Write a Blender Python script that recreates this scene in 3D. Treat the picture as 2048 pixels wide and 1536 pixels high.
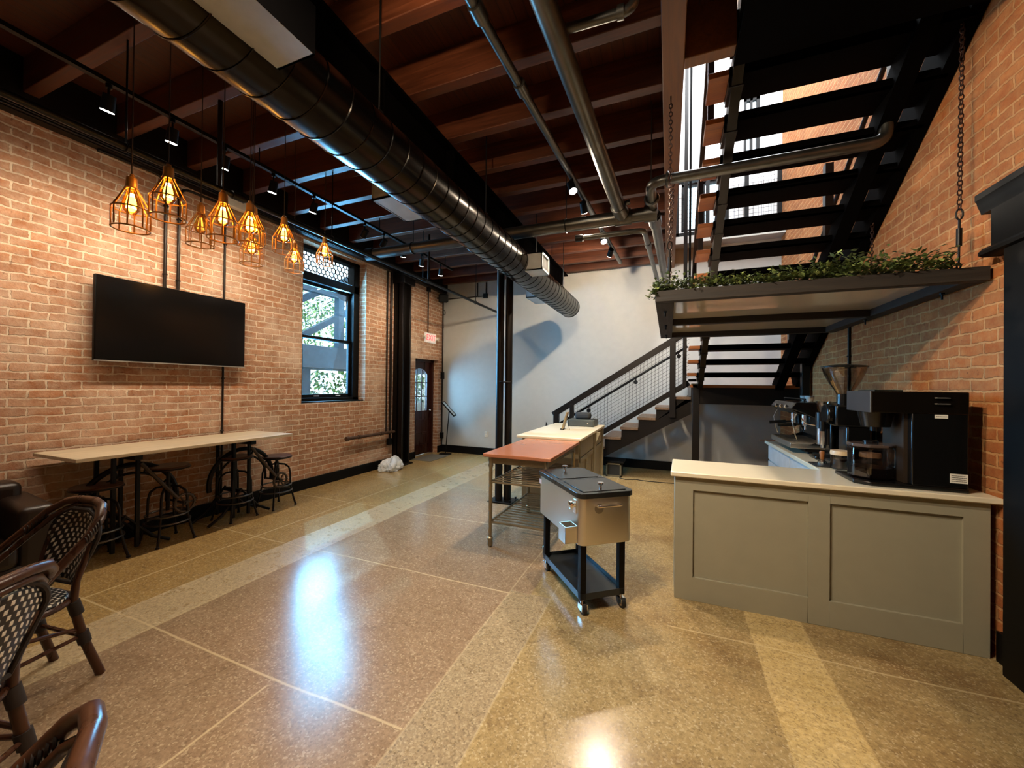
import bpy, bmesh, math, random
from mathutils import Vector, Matrix
random.seed(7)
for o in list(bpy.data.objects):
    bpy.data.objects.remove(o, do_unlink=True)
scene = bpy.context.scene
COL = scene.collection
PI = math.pi

# ------------------------------------------------------------------ camera
FPX = 780.0
cam_d = bpy.data.cameras.new('camera'); cam = bpy.data.objects.new('camera', cam_d); COL.objects.link(cam)
cam_d.sensor_width = 36; cam_d.sensor_fit = 'HORIZONTAL'; cam_d.lens = FPX/2048*36
cam_d.clip_start = 0.02; cam_d.clip_end = 300
def _cam():
    d = Vector((1337-1024, 776.5-768, FPX)); Y = d.normalized()
    p2 = Vector((337-1024, 765.5-768, FPX)); up = p2.cross(d).normalized()
    if up.y > 0: up = -up
    X = Y.cross(up).normalized()
    if X.x < 0: X = -X
    R = Matrix((X, Y, up))             # world = R @ cam(x right, y down, z fwd)
    r = R.col[0]; u = -R.col[1]; b = -R.col[2]
    return Matrix(((r[0], u[0], b[0], 0), (r[1], u[1], b[1], 0), (r[2], u[2], b[2], 1.54), (0, 0, 0, 1)))
cam.matrix_world = _cam()
scene.camera = cam

# ------------------------------------------------------------------ view, world
vs = scene.view_settings
scene.display_settings.display_device = 'sRGB'
vs.view_transform = 'Standard'; vs.look = 'None'; vs.gamma = 1.0; vs.exposure = 0.7; vs.use_curve_mapping = False
W = bpy.data.worlds.new('world'); scene.world = W; W.use_nodes = True
nt = W.node_tree; bg = nt.nodes['Background']
sky = nt.nodes.new('ShaderNodeTexSky'); sky.sky_type = 'HOSEK_WILKIE'; sky.turbidity = 3.0
sky.sun_direction = Vector((-.5, .4, .75)).normalized()
hsv = nt.nodes.new('ShaderNodeMixRGB'); hsv.inputs[0].default_value = 0.7; hsv.inputs[2].default_value = (.85, 1.0, 1.08, 1)
nt.links.new(sky.outputs[0], hsv.inputs[1]); nt.links.new(hsv.outputs[0], bg.inputs[0]); bg.inputs[1].default_value = 3.0
scene.cycles.max_bounces = 8; scene.cycles.diffuse_bounces = 4; scene.cycles.glossy_bounces = 4
scene.cycles.transmission_bounces = 8; scene.cycles.transparent_max_bounces = 16
scene.cycles.sample_clamp_indirect = 6.0; scene.cycles.caustics_reflective = False; scene.cycles.caustics_refractive = False
scene.cycles.use_denoising = True

def lamp(name, kind, loc, energy, color, target=None, **kw):
    d = bpy.data.lights.new(name, kind); d.energy = energy; d.color = color
    for k, v in kw.items(): setattr(d, k, v)
    o = bpy.data.objects.new(name, d); COL.objects.link(o); o.location = loc
    if target is not None:
        o.rotation_euler = (Vector(target)-Vector(loc)).to_track_quat('-Z', 'Y').to_euler()
    return o
WARM = (1.0, .70, .40); WARMW = (1.0, .83, .62)
# daylight through window and door (soft sky light at the glass)
p = lamp('window_daylight', 'AREA', (-5.45, 4.72, 2.4), 320, (.17, .57, 1.0), (0, 4.0, .6), shape='RECTANGLE', size=1.1, size_y=2.2)
p = lamp('door_daylight', 'AREA', (-5.6, 7.25, 1.5), 110, (.28, .64, 1.0), (0, 6.6, .4), shape='RECTANGLE', size=.6, size_y=1.0)
p = lamp('upstairs_fill', 'AREA', (1.0, 5.6, 7.6), 380, (.85, .93, 1.0), (1.0, 6.2, 4.0), shape='RECTANGLE', size=1.4, size_y=3.0)  # added fill lamp inside the closed upper room, standing in for its daylight
lamp('sunlight', 'SUN', (-8, 10, 9), 4.0, (.50, .88, 1.0), (-8+1.0, 10-.8, 9-1.05), angle=.012)

# ------------------------------------------------------------------ helpers
def lin(h):
    h = h.lstrip('#'); out = []
    for i in (0, 2, 4):
        c = int(h[i:i+2], 16)/255
        out.append(c/12.92 if c <= .04045 else ((c+.055)/1.055)**2.4)
    return (*out, 1)

class NG:
    """tiny node-graph helper"""
    def __init__(s, name):
        s.m = bpy.data.materials.new(name); s.m.use_nodes = True; s.t = s.m.node_tree
        s.b = s.t.nodes['Principled BSDF']; s.co = None
    def new(s, t): return s.t.nodes.new(t)
    def L(s, a, b): s.t.links.new(a, b)
    def put(s, sock, v):
        if hasattr(v, 'is_linked') or hasattr(v, 'links'): s.L(v, sock)
        else: sock.default_value = v
    def obj(s):
        if s.co is None: s.co = s.new('ShaderNodeTexCoord').outputs['Object']
        return s.co
    def xyz(s, v):
        n = s.new('ShaderNodeSeparateXYZ'); s.L(v, n.inputs[0]); return n.outputs
    def comb(s, x, y, z):
        n = s.new('ShaderNodeCombineXYZ')
        for i, v in enumerate((x, y, z)): s.put(n.inputs[i], v)
        return n.outputs[0]
    def math(s, op, a, b=0.0, c=None):
        n = s.new('ShaderNodeMath'); n.operation = op; s.put(n.inputs[0], a); s.put(n.inputs[1], b)
        if c is not None: s.put(n.inputs[2], c)
        return n.outputs[0]
    def vmath(s, op, a, b):
        n = s.new('ShaderNodeVectorMath'); n.operation = op; s.put(n.inputs[0], a)
        if op == 'SCALE': s.put(n.inputs[3], b)
        else: s.put(n.inputs[1], b)
        return n.outputs[0]
    def noise(s, vec, scale, detail=4, rough=.55, dist=0.0, col=False):
        n = s.new('ShaderNodeTexNoise'); s.put(n.inputs['Vector'], vec); n.inputs['Scale'].default_value = scale
        n.inputs['Detail'].default_value = detail; n.inputs['Roughness'].default_value = rough; n.inputs['Distortion'].default_value = dist
        return n.outputs['Color' if col else 'Fac']
    def voro(s, vec, scale, feature='F1', out='Distance', rnd=1.0):
        n = s.new('ShaderNodeTexVoronoi'); n.feature = feature; s.put(n.inputs['Vector'], vec); n.inputs['Scale'].default_value = scale
        n.inputs['Randomness'].default_value = rnd
        return n.outputs[out]
    def ramp(s, f, *st):
        n = s.new('ShaderNodeValToRGB'); s.L(f, n.inputs[0]); e = n.color_ramp.elements
        while len(e) < len(st): e.new(.5)
        for i, (p_, c) in enumerate(st):
            e[i].position = p_; e[i].color = c if len(c) == 4 else (*c, 1)
        return n.outputs[0]
    def mr(s, f, a, b, c=0.0, d=1.0):
        n = s.new('ShaderNodeMapRange'); s.L(f, n.inputs[0])
        for i, v in enumerate((a, b, c, d)): n.inputs[i+1].default_value = v
        return n.outputs[0]
    def mix(s, f, a, b, mode='MIX'):
        n = s.new('ShaderNodeMix'); n.data_type = 'RGBA'; n.blend_type = mode
        s.put(n.inputs['Factor'], f); s.put(n.inputs[6], a); s.put(n.inputs[7], b)
        return n.outputs[2]
    def step(s, v, a, b, soft=.004):
        lo = s.mr(v, a-soft, a+soft); hi = s.mr(v, b-soft, b+soft, 1, 0)
        return s.math('MULTIPLY', lo, hi)
    def bump(s, h, strength=.3, dist=.01):
        n = s.new('ShaderNodeBump'); n.inputs['Strength'].default_value = strength; n.inputs['Distance'].default_value = dist
        s.L(h, n.inputs['Height']); s.L(n.outputs[0], s.b.inputs['Normal'])
    def set(s, **k):
        for a, v in k.items(): s.put(s.b.inputs[a.replace('_', ' ')], v)
        return s.m

MATS = {}
def plain(name, hexc, rough=.5, metal=0.0, spec=.5, vary=.12, scale=8.0, bump=0.0, bscale=60.0, **k):
    if name in MATS: return MATS[name]
    g = NG(name); c = lin(hexc)
    n = g.noise(g.obj(), scale, 5)
    d = tuple(min(1, x*(1+vary)) for x in c[:3])+(1,); e = tuple(x*(1-vary) for x in c[:3])+(1,)
    g.set(Base_Color=g.ramp(n, (.3, e), (.7, d)), Metallic=metal, Roughness=rough, Specular_IOR_Level=spec)
    if bump: g.bump(g.noise(g.obj(), bscale, 4), bump, .005)
    for a, v in k.items(): g.set(**{a: v})
    MATS[name] = g.m; return g.m
def emit(name, color, strength):
    if name in MATS: return MATS[name]
    g = NG(name); g.set(Base_Color=(0, 0, 0, 1), Emission_Color=(*color, 1), Emission_Strength=strength); MATS[name] = g.m; return g.m
def brick(name, axis, c1, c2, cm, whit, row=.0735, width=.215):
    g = NG(name); o = g.obj(); s = g.xyz(o)
    u = s[1] if axis == 'x' else s[0]
    if axis == 'x': u = g.math('ADD', s[1], g.math('MULTIPLY', s[0], 1.0))
    dist = g.noise(o, 7.0, 3, .5, col=True); d = g.vmath('SUBTRACT', dist, (.5, .5, .5)); d = g.vmath('SCALE', d, .034)
    dist2 = g.noise(o, 38.0, 3, .5, col=True); d2 = g.vmath('SCALE', g.vmath('SUBTRACT', dist2, (.5, .5, .5)), .016)
    v = g.vmath('ADD', g.vmath('ADD', g.comb(u, s[2], 0.0), d), d2)
    b = g.new('ShaderNodeTexBrick'); g.L(v, b.inputs['Vector'])
    b.offset = .5; b.squash = 1.0
    b.inputs['Color1'].default_value = c1; b.inputs['Color2'].default_value = c2; b.inputs['Mortar'].default_value = cm
    b.inputs['Scale'].default_value = 1.0; b.inputs['Mortar Size'].default_value = .0085; b.inputs['Mortar Smooth'].default_value = .35
    b.inputs['Bias'].default_value = 0.0; b.inputs['Brick Width'].default_value = width; b.inputs['Row Height'].default_value = row
    n1 = g.noise(o, 14.0, 6, .65); n2 = g.noise(o, 1.3, 4, .6); n3 = g.noise(o, 60.0, 4, .6)
    c = g.mix(g.mr(n1, .35, .75, 0, .55), b.outputs['Color'], cm)
    c = g.mix(g.mr(n3, .3, .7, .22, 0.0), c, (.12, .05, .03, 1))
    n4 = g.noise(g.vmath('MULTIPLY', v, (4.5, 13.5, 1)), 1.0, 1, .5); c = g.mix(g.mr(n4, .35, .65, .32, 0), c, tuple(q*.55 for q in c2[:3])+(1,))
    n5 = g.noise(o, 26.0, 2, .5); c = g.mix(g.mr(n5, .68, .74, 0, .6), c, tuple(q*.45 for q in c2[:3])+(1,))
    c = g.mix(g.mr(n2, .5, .75, 0, whit), c, (cm[0]*1.05, cm[1]*1.05, cm[2]*1.1, 1))
    g.set(Base_Color=c, Roughness=.88, Specular_IOR_Level=.25)
    h = g.math('ADD', g.mr(b.outputs['Fac'], 0, 1, 1, 0), g.math('MULTIPLY', n3, .5))
    g.bump(h, .75, .012); MATS[name] = g.m; return g.m
def wood(name, c1, c2, axis='x', rough=.45, scale=1.0, bump=.15, planks=0.0):
    if name in MATS: return MATS[name]
    g = NG(name); o = g.obj(); s = g.xyz(o)
    k = {'x': (1.2, 22, 22), 'y': (22, 1.2, 22), 'z': (22, 22, 1.2)}[axis]
    v = g.vmath('MULTIPLY', o, tuple(q*scale for q in k))
    n = g.noise(v, 1.0, 6, .6, 1.2); n2 = g.noise(o, 2.3, 3)
    c = g.mix(g.mr(n, .3, .72), lin(c1), lin(c2)); c = g.mix(g.mr(n2, .35, .7, 0, .45), c, lin(c1))
    h = n
    if planks:
        w = g.math('FRACT', g.math('DIVIDE', s[0] if axis != 'x' else s[1], planks))
        gap = g.step(w, .0, .05, .02); c = g.mix(gap, c, (.01, .004, .002, 1)); h = g.math('SUBTRACT', n, g.math('MULTIPLY', gap, 2.0))
    g.set(Base_Color=c, Roughness=g.mr(n, .3, .7, rough-.08, rough+.1), Specular_IOR_Level=.4)
    g.bump(h, bump, .006); MATS[name] = g.m; return g.m

ORG = {}
def world_org(o):
    v = Vector((0, 0, 0))
    while o is not None: v = v+ORG.get(o.name, Vector((0, 0, 0))); o = o.parent
    return v
class MB:
    def __init__(s): s.bm = bmesh.new()
    def face(s, vs_, mi=0):
        try: f = s.bm.faces.new(vs_); f.material_index = mi; return f
        except ValueError: return None
    def box(s, x0, x1, y0, y1, z0, z1, mi=0, M=None):
        v = [Vector((x, y, z)) for x in (x0, x1) for y in (y0, y1) for z in (z0, z1)]
        if M is not None: v = [M @ q for q in v]
        v = [s.bm.verts.new(q) for q in v]
        for a in ((0, 1, 3, 2), (4, 6, 7, 5), (0, 4, 5, 1), (2, 3, 7, 6), (0, 2, 6, 4), (1, 5, 7, 3)): s.face([v[i] for i in a], mi)
        return s
    def bar(s, p0, p1, w, h, up=(0, 0, 1), mi=0):
        p0 = Vector(p0); p1 = Vector(p1); d = (p1-p0); L = d.length; d.normalize(); u = Vector(up)
        r = d.cross(u).normalized(); u = r.cross(d).normalized()
        M = Matrix.Translation(p0) @ Matrix((r, d, u)).transposed().to_4x4()
        return s.box(-w/2, w/2, 0, L, -h/2, h/2, mi, M)
    def tube(s, pts, r, n=10, closed=False, mi=0, caps=True):
        pts = [Vector(q) for q in pts]; m = len(pts); rings = []
        rs = r if isinstance(r, (list, tuple)) else [r]*m
        t0 = (pts[1]-pts[0]).normalized()
        if closed: t0 = (pts[1]-pts[-1]).normalized()
        a = Vector((0, 0, 1)) if abs(t0.z) < .9 else Vector((1, 0, 0))
        nrm = t0.cross(a).normalized()
        for i, q in enumerate(pts):
            if closed: t = pts[(i+1) % m]-pts[i-1]
            elif i == 0: t = pts[1]-pts[0]
            elif i == m-1: t = pts[-1]-pts[-2]
            else: t = (pts[i+1]-pts[i]).normalized()+(pts[i]-pts[i-1]).normalized()
            t.normalize(); nrm = (nrm-t*nrm.dot(t)).normalized(); bn = t.cross(nrm)
            rings.append([s.bm.verts.new(q+(nrm*math.cos(2*PI*k/n)+bn*math.sin(2*PI*k/n))*rs[i]) for k in range(n)])
        for i in range(m if closed else m-1):
            A, B = rings[i], rings[(i+1) % m]
            for k in range(n): s.face([A[k], A[(k+1) % n], B[(k+1) % n], B[k]], mi)
        if caps and not closed: s.face(rings[0][::-1], mi); s.face(rings[-1], mi)
        return s
    def cyl(s, p0, p1, r, n=16, r2=None, mi=0): return s.tube([p0, p1], [r, r if r2 is None else r2], n, mi=mi)
    def ring(s, c, R, r, axis='z', n=24, k=8, mi=0):
        c = Vector(c); P = []
        for i in range(n):
            a = 2*PI*i/n; u, v = R*math.cos(a), R*math.sin(a)
            P.append(c+Vector({'z': (u, v, 0), 'x': (0, u, v), 'y': (u, 0, v)}[axis]))
        return s.tube(P, r, k, True, mi)
    def lathe(s, c, prof, n=24, mi=0, axis='z'):
        c = Vector(c); rings = []
        for r, z in prof:
            rr = []
            for k in range(n):
                u, v = r*math.cos(2*PI*k/n), r*math.sin(2*PI*k/n)
                rr.append(s.bm.verts.new(c+Vector({'z': (u, v, z), 'x': (z, u, v), 'y': (u, z, v)}[axis])))
            rings.append(rr)
        for A, B in zip(rings, rings[1:]):
            for k in range(n): s.face([A[k], A[(k+1) % n], B[(k+1) % n], B[k]], mi)
        if prof[0][0] > 1e-5: s.face(rings[0][::-1], mi)
        if prof[-1][0] > 1e-5: s.face(rings[-1], mi)
        return s
    def prism(s, poly, axis, a, b, mi=0, M=None):
        def P(u, v, w):
            q = Vector({'x': (w, u, v), 'y': (u, w, v), 'z': (u, v, w)}[axis]); return M @ q if M is not None else q
        A = [s.bm.verts.new(P(u, v, a)) for u, v in poly]; B = [s.bm.verts.new(P(u, v, b)) for u, v in poly]
        n = len(poly); s.face(A[::-1], mi); s.face(B, mi)
        for k in range(n): s.face([A[k], A[(k+1) % n], B[(k+1) % n], B[k]], mi)
        return s
    def sph(s, c, r, n=14, sc=(1, 1, 1), mi=0):
        prof = [(r*math.sin(PI*i/n), -r*math.cos(PI*i/n)) for i in range(n+1)]
        st = len(s.bm.verts); s.lathe((0, 0, 0), prof, n*2, mi); s.bm.verts.ensure_lookup_table()
        for v in s.bm.verts[st:]: v.co = Vector((v.co.x*sc[0], v.co.y*sc[1], v.co.z*sc[2]))+Vector(c)
        return s
    def build(s, name, mat, parent=None, bevel=0.0, smooth=True, seg=2):
        off = world_org(parent) if parent is not None else Vector((0, 0, 0))
        bmesh.ops.remove_doubles(s.bm, verts=s.bm.verts, dist=1e-6)
        bmesh.ops.recalc_face_normals(s.bm, faces=s.bm.faces)
        if off.length: bmesh.ops.translate(s.bm, verts=s.bm.verts, vec=-off)
        me = bpy.data.meshes.new(name); s.bm.to_mesh(me); s.bm.free()
        for m in (mat if isinstance(mat, (list, tuple)) else [mat]): me.materials.append(m)
        if smooth and len(me.polygons):
            me.polygons.foreach_set('use_smooth', [True]*len(me.polygons)); me.set_sharp_from_angle(angle=math.radians(38))
        o = bpy.data.objects.new(name, me); COL.objects.link(o)
        if parent is not None: o.parent = parent
        if bevel:
            b = o.modifiers.new('bevel', 'BEVEL'); b.width = bevel; b.segments = seg; b.limit_method = 'ANGLE'; b.angle_limit = math.radians(40)
        return o
def tag(o, label, cat, group=None, kind=None):
    o['label'] = label; o['category'] = cat
    if group: o['group'] = group
    if kind: o['kind'] = kind
    return o
def struct(o): o['kind'] = 'structure'; return o
def thing(name, loc, label, cat, group=None):
    o = bpy.data.objects.new(name, None); COL.objects.link(o); o.empty_display_size = .1
    o.location = loc; ORG[o.name] = Vector(loc); return tag(o, label, cat, group)
def dup(root, loc, rz=0.0, label=None):
    r = root.copy(); COL.objects.link(r); r.location = loc; r.rotation_euler = (0, 0, rz)
    if label: r['label'] = label
    for ch in list(root.children):
        c = ch.copy(); COL.objects.link(c); c.parent = r
        for g in list(ch.children):
            d = g.copy(); COL.objects.link(d); d.parent = c
    return r
def place(root, loc, rz=0.0):
    root.location = loc; root.rotation_euler = (0, 0, rz); ORG[root.name] = Vector(loc); return root
def arc(c, R, a0, a1, n, axis='z'):
    out = []
    for i in range(n+1):
        a = math.radians(a0+(a1-a0)*i/n); u, v = R*math.cos(a), R*math.sin(a)
        out.append((c[0]+u, c[1]+v, c[2]) if axis == 'z' else ((c[0], c[1]+u, c[2]+v) if axis == 'x' else (c[0]+u, c[1], c[2]+v)))
    return out
ORD = ['first', 'second', 'third', 'fourth', 'fifth', 'sixth', 'seventh', 'eighth', 'ninth', 'tenth', 'eleventh', 'twelfth', 'thirteenth', 'fourteenth', 'fifteenth', 'sixteenth', 'seventeenth', 'eighteenth']

# ------------------------------------------------------------------ materials
BR_L = brick('brick_left', 'x', lin('#bb7f58'), lin('#a06a4a'), lin('#e0cab0'), .62)
BR_R = brick('brick_right', 'x', lin('#ae632f'), lin('#96552c'), lin('#c08e5c'), .3)
BLACK = plain('black_paint', '#070605', .5, spec=.15)
BEAMB = plain('matte_black_steel', '#040303', .8, spec=.02)
BLKM = plain('black_metal', '#12100f', .42, .6)
STEELD = plain('dark_steel', '#1a1512', .38, .55)
BRONZE = plain('bronze_pipe', '#211812', .4, .5)
GALV = plain('galvanised_pipe', '#56544f', .34, .9, vary=.2)
DUCT = plain('duct_steel', '#2a2520', .24, .95, vary=.12)
SHEET = plain('sheet_metal', '#b9bab8', .4, .3)
WHITEW = plain('white_wall_paint', '#a8a69f', .75, vary=.03, bump=.05)
JOIST = wood('joist_wood', '#38190b', '#64331a', 'x', .5)
BOARD = wood('ceiling_board', '#38190b', '#5c301a', 'y', .5, planks=.085)
HEAD = wood('header_wood', '#5c3619', '#7d4d24', 'y', .5)
TREAD = wood('tread_wood', '#54402f', '#7d6148', 'y', .45)
TREADU = wood('upper_tread_wood', '#7a431f', '#a8642f', 'x', .5)
SHELFW = wood('dark_weathered_wood', '#1b1612', '#302820', 'x', .7, bump=.5)
COPPER = plain('copper_table_top', '#a2664a', .24, vary=.06, scale=3)
TABLEW = wood('pale_table_wood', '#b3a084', '#d6c5a8', 'y', .5)
STOOLW = wood('stool_wood', '#3b2115', '#5c3520', 'y', .4)
RATTAN = wood('rattan_brown', '#2b150b', '#52301b', 'z', .3, .5)
NICKEL = plain('brushed_pewter', '#8d8068', .35, .85)
STAIN = plain('stainless', '#d6cfc1', .30, .95, vary=.02, scale=1.5)
CHROME = plain('chrome', '#eceae6', .16, 1.0, vary=.02)
GREIGE = plain('greige_paint', '#8f8a76', .5, vary=.03)
ISLAND = plain('island_paint', '#948a70', .5, vary=.04)
QUARTZ = plain('cream_quartz', '#d9ceb4', .28, vary=.02, scale=12)
LEATHER = plain('brown_leather', '#1c110b', .38, vary=.25)
DOORW = wood('mahogany', '#2a100b', '#401a12', 'z', .3)
def glassy(name, tint=(1, 1, 1), refl=.12, rough=.02):
    g = NG(name); t = g.t; out = [n for n in t.nodes if n.type == 'OUTPUT_MATERIAL'][0]
    tr = g.new('ShaderNodeBsdfTransparent'); tr.inputs[0].default_value = (*tint, 1)
    gl = g.new('ShaderNodeBsdfGlossy'); gl.inputs['Roughness'].default_value = rough
    fr = g.new('ShaderNodeLayerWeight'); fr.inputs[0].default_value = .25
    f = g.math('ADD', g.math('MULTIPLY', fr.outputs['Fresnel'], .7), refl*.3)
    mx = g.new('ShaderNodeMixShader'); g.L(f, mx.inputs[0]); g.L(tr.outputs[0], mx.inputs[1]); g.L(gl.outputs[0], mx.inputs[2])
    g.L(mx.outputs[0], out.inputs[0]); MATS[name] = g.m; return g.m
GLASS = glassy('window_glass', (.93, .98, 1.0))
SMOKE = glassy('smoked_plastic', (.5, .42, .38), .3)
CLEAR = glassy('clear_plastic', (.86, .80, .76), .25)
AMBER = glassy('amber_glass', (1.0, .72, .3), .2)

def floor_mat():
    g = NG('polished_concrete'); o = g.obj(); s = g.xyz(o); x, y = s[0], s[1]
    wob = g.math('MULTIPLY', g.math('SUBTRACT', g.noise(o, 1.2, 2), .5), .05)
    xw = g.math('ADD', x, wob); yw = g.math('ADD', y, wob)
    n1 = g.noise(o, 1.1, 7, .68); n2 = g.noise(o, 7.0, 9, .74); n3 = g.noise(o, 40, 6, .7); n4 = g.noise(o, 130, 3, .65)
    left = g.mix(g.mr(n2, .3, .75), lin('#927446'), lin('#ab8c58'))
    mid = g.mix(g.mr(n2, .3, .75), lin('#856c52'), lin('#9b8266'))
    rgt = g.mix(g.mr(n2, .3, .75), lin('#8f7850'), lin('#ad9567'))
    rgt = g.mix(g.mr(n1, .48, .66, 0, .75), rgt, lin('#6e512f'))
    mid = g.mix(g.mr(n1, .46, .7, 0, .5), mid, lin('#7f6650'))
    c = g.mix(g.mr(xw, -3.21, -3.2), left, mid); c = g.mix(g.mr(xw, -.94, -.93), c, rgt)
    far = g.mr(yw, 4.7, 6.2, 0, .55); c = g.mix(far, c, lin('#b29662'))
    ls = g.step(xw, .49, .82); c = g.mix(ls, c, g.mix(g.mr(n2, .3, .7), lin('#b0955f'), lin('#c6ad7c')))
    a1 = g.step(xw, -3.42, -3.0); a2 = g.math('MULTIPLY', g.step(xw, -1.09, -.78), g.mr(yw, 2.75, 2.76, 1, 0)); ag = g.math('MAXIMUM', a1, a2)
    vv = g.voro(o, 95, 'F1', 'Color'); vx = g.xyz(vv)[0]; vd = g.voro(o, 95, 'F1', 'Distance')
    chips = g.ramp(vx, (.0, lin('#57462f')), (.14, lin('#66523a')), (.24, lin('#a08965')), (.75, lin('#b09a76')), (.94, lin('#cdb993')))
    agc = g.mix(g.mr(vd, .25, .6, 0, .8), chips, lin('#a58f6c'))
    agc = g.mix(a1, g.mix(.5, agc, lin('#8a775a')), g.mix(.4, agc, lin('#bda67f'))); c = g.mix(ag, c, agc)
    c = g.mix(g.mr(n3, .32, .6, .42, 0), c, lin('#4a3824')); gr = g.xyz(g.voro(o, 120, 'F1', 'Color'))[0]; c = g.mix(g.mr(gr, 0, .25, .38, 0), c, lin('#4d3f2c')); c = g.mix(g.mr(gr, .8, 1, 0, .35), c, lin('#cdbb98')); sp = g.voro(o, 70, 'F1', 'Distance'); c = g.mix(g.mr(sp, .10, .16, .35, 0), c, lin('#3a2c1c')); c = g.mix(g.mr(n4, .6, .75, 0, .22), c, lin('#d8c8a2'))
    j = g.step(x, -3.862, -3.845, .003)
    for a in (-3.42, -3.0, -1.09, -.78): j = g.math('MAXIMUM', j, g.math('MULTIPLY', g.step(xw, a-.005, a+.005, .003), .5))
    for a in (.19, 1.45, 2.71, 3.97, 5.23): j = g.math('MAXIMUM', j, g.math('MULTIPLY', g.step(yw, a-.006, a+.006, .003), g.mr(x, -1.1, -1.09, 1, 0)))
    j = g.math('MAXIMUM', j, g.math('MULTIPLY', g.step(xw, -1.886, -1.874, .003), g.mr(yw, 1.4, 1.42, 1, 0)))
    j = g.math('MAXIMUM', j, g.math('MULTIPLY', g.step(yw, 2.735, 2.747, .003), g.mr(x, .0, .01, 0, .8)))
    c = g.mix(g.math('MULTIPLY', j, .55), c, lin('#cdb88f'))
    cr = g.voro(g.vmath('ADD', o, g.vmath('SCALE', g.noise(o, 3, 4, col=True), .5)), .55, 'DISTANCE_TO_EDGE')
    c = g.mix(g.mr(cr, .0, .004, .3, 0), c, lin('#3a2a18'))
    r = g.math('ADD', g.mr(n2, .3, .7, .17, .24), g.math('MULTIPLY', ag, .08))
    g.set(Base_Color=c, Roughness=r, Specular_IOR_Level=.48)
    g.bump(g.math('ADD', g.math('MULTIPLY', n3, .6), g.math('MULTIPLY', n4, .4)), .04, .003)
    return g.m
FLOOR = floor_mat()

# ------------------------------------------------------------------ room shell
XL, XR, YB, YF = -4.95, 1.78, 7.9, -2.6
struct(MB().box(XL-.4, XR+.3, YF-.2, YB+.3, -.2, 0).build('floor', FLOOR))
def holed(mb, x0, x1, holes, ya, yb, z0, z1):
    """wall slab in the YZ plane with rectangular holes (y0,y1,z0,z1) sorted by y"""
    y = ya
    for h in holes:
        mb.box(x0, x1, y, h[0], z0, z1)
        if h[2] > z0: mb.box(x0, x1, h[0], h[1], z0, h[2])
        mb.box(x0, x1, h[0], h[1], h[3], z1); y = h[1]
    return mb.box(x0, x1, y, yb, z0, z1)
WY0, WY1, WZ0, WZ1 = 4.12, 5.40, 1.26, 3.66
DY0, DY1, DZ1 = 6.86, 7.73, 2.12
struct(holed(MB(), XL-.36, XL, [(WY0, WY1, WZ0, WZ1), (DY0, DY1, 0, DZ1)], YF, YB+.2, 0, 4.3).build('wall_left', BR_L))
struct(MB().box(XR, XR+.3, YF, YB+.2, 0, 8.2).build('wall_right', BR_R))
struct(MB().box(XL-.36, XR+.3, YB, YB+.2, 0, 4.27).build('wall_back', WHITEW))
struct(MB().box(XL-.36, XR+.3, YF-.2, YF, 0, 8.2).build('wall_front', WHITEW))
CZ = 4.14
cm = MB().box(XL, .06, YF, YB, CZ, 4.27); cm.box(.06, XR, YF, 2.92, CZ, 4.27)
struct(cm.build('ceiling', BOARD))
# upper storey seen through the stair opening
def shiplap():
    g = NG('white_shiplap'); s = g.xyz(g.obj()); f = g.math('FRACT', g.math('DIVIDE', g.math('ADD', s[0], s[1]), .14))
    gap = g.step(f, 0.0, .05, .02); n = g.noise(g.obj(), 9, 5)
    g.set(Base_Color=g.mix(gap, g.mix(n, lin('#cfd0cf'), lin('#f0f1f0')), lin('#70747a')), Roughness=.6); return g.m
SHIP = shiplap()
ub = MB()
for (a, b, c, d) in ((-1.6, .2, 4.27, 8.2), (.2, .95, 4.27, 4.45), (.2, .95, 5.35, 8.2), (.95, 1.2, 4.27, 8.2), (1.2, 1.45, 4.27, 5.5), (1.2, 1.45, 6.7, 8.2), (1.45, XR, 4.27, 8.2)):
    ub.box(a, b, YB, YB+.2, c, d)
struct(ub.build('wall_upper_back', SHIP))
struct(MB().box(-1.8, -1.6, YF, YB+.2, 4.27, 8.2).build('wall_upper_left', SHIP))
struct(MB().box(-1.8, XR+.3, YF, YB+.2, 8.2, 8.3).build('ceiling_upper', plain('upper_ceiling', '#d8d4cc', .8)))
for i, (a, b, c, d, nm) in enumerate(((.2, .95, 4.45, 5.35, 'window_2'), (1.2, 1.45, 5.5, 6.7, 'window_3'))):
    m = MB()
    for q in ((a, b, c, c+.05), (a, b, d-.05, d), (a, a+.05, c, d), (b-.05, b, c, d), ((a+b)/2-.02, (a+b)/2+.02, c, d)): m.box(q[0], q[1], YB+.03, YB+.1, q[2], q[3])
    w = struct(m.build(nm, BLACK)); MB().box(a, b, YB+.06, YB+.066, c, d).build('pane', GLASS, w)

# baseboards, wall plate, casing
struct(MB().box(XL, XL+.025, YF, 6.05, 0, .15).box(XL, XL+.025, 6.45, DY0, 0, .15).box(XL, XL+.025, DY1, YB, 0, .15).build('baseboard_left', BLACK))
struct(MB().box(XL+.025, XR, YB-.025, YB, 0, .165).build('baseboard_back', BLACK))
struct(MB().box(XR-.025, XR, 2.98, 3.125, 0, .17).box(XR-.025, XR, 5.6, YB, 0, .15).build('baseboard_right', BLACK))
tr = MB().box(XL, XL+.10, YF, YB, 3.70, 3.76).box(XL, XL+.13, YF, YB, 3.77, CZ)
for k in range(3): tr.cyl((XL+.11, YF, 3.715+.022*k), (XL+.11, YB, 3.715+.022*k), .010, 8)
struct(tr.build('trim_1', STEELD))
ca = MB().box(1.70, XR, 2.55, 2.98, 0, 2.33)
ca.box(1.715, XR, 1.0, 2.55, 0, 2.33)
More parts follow.
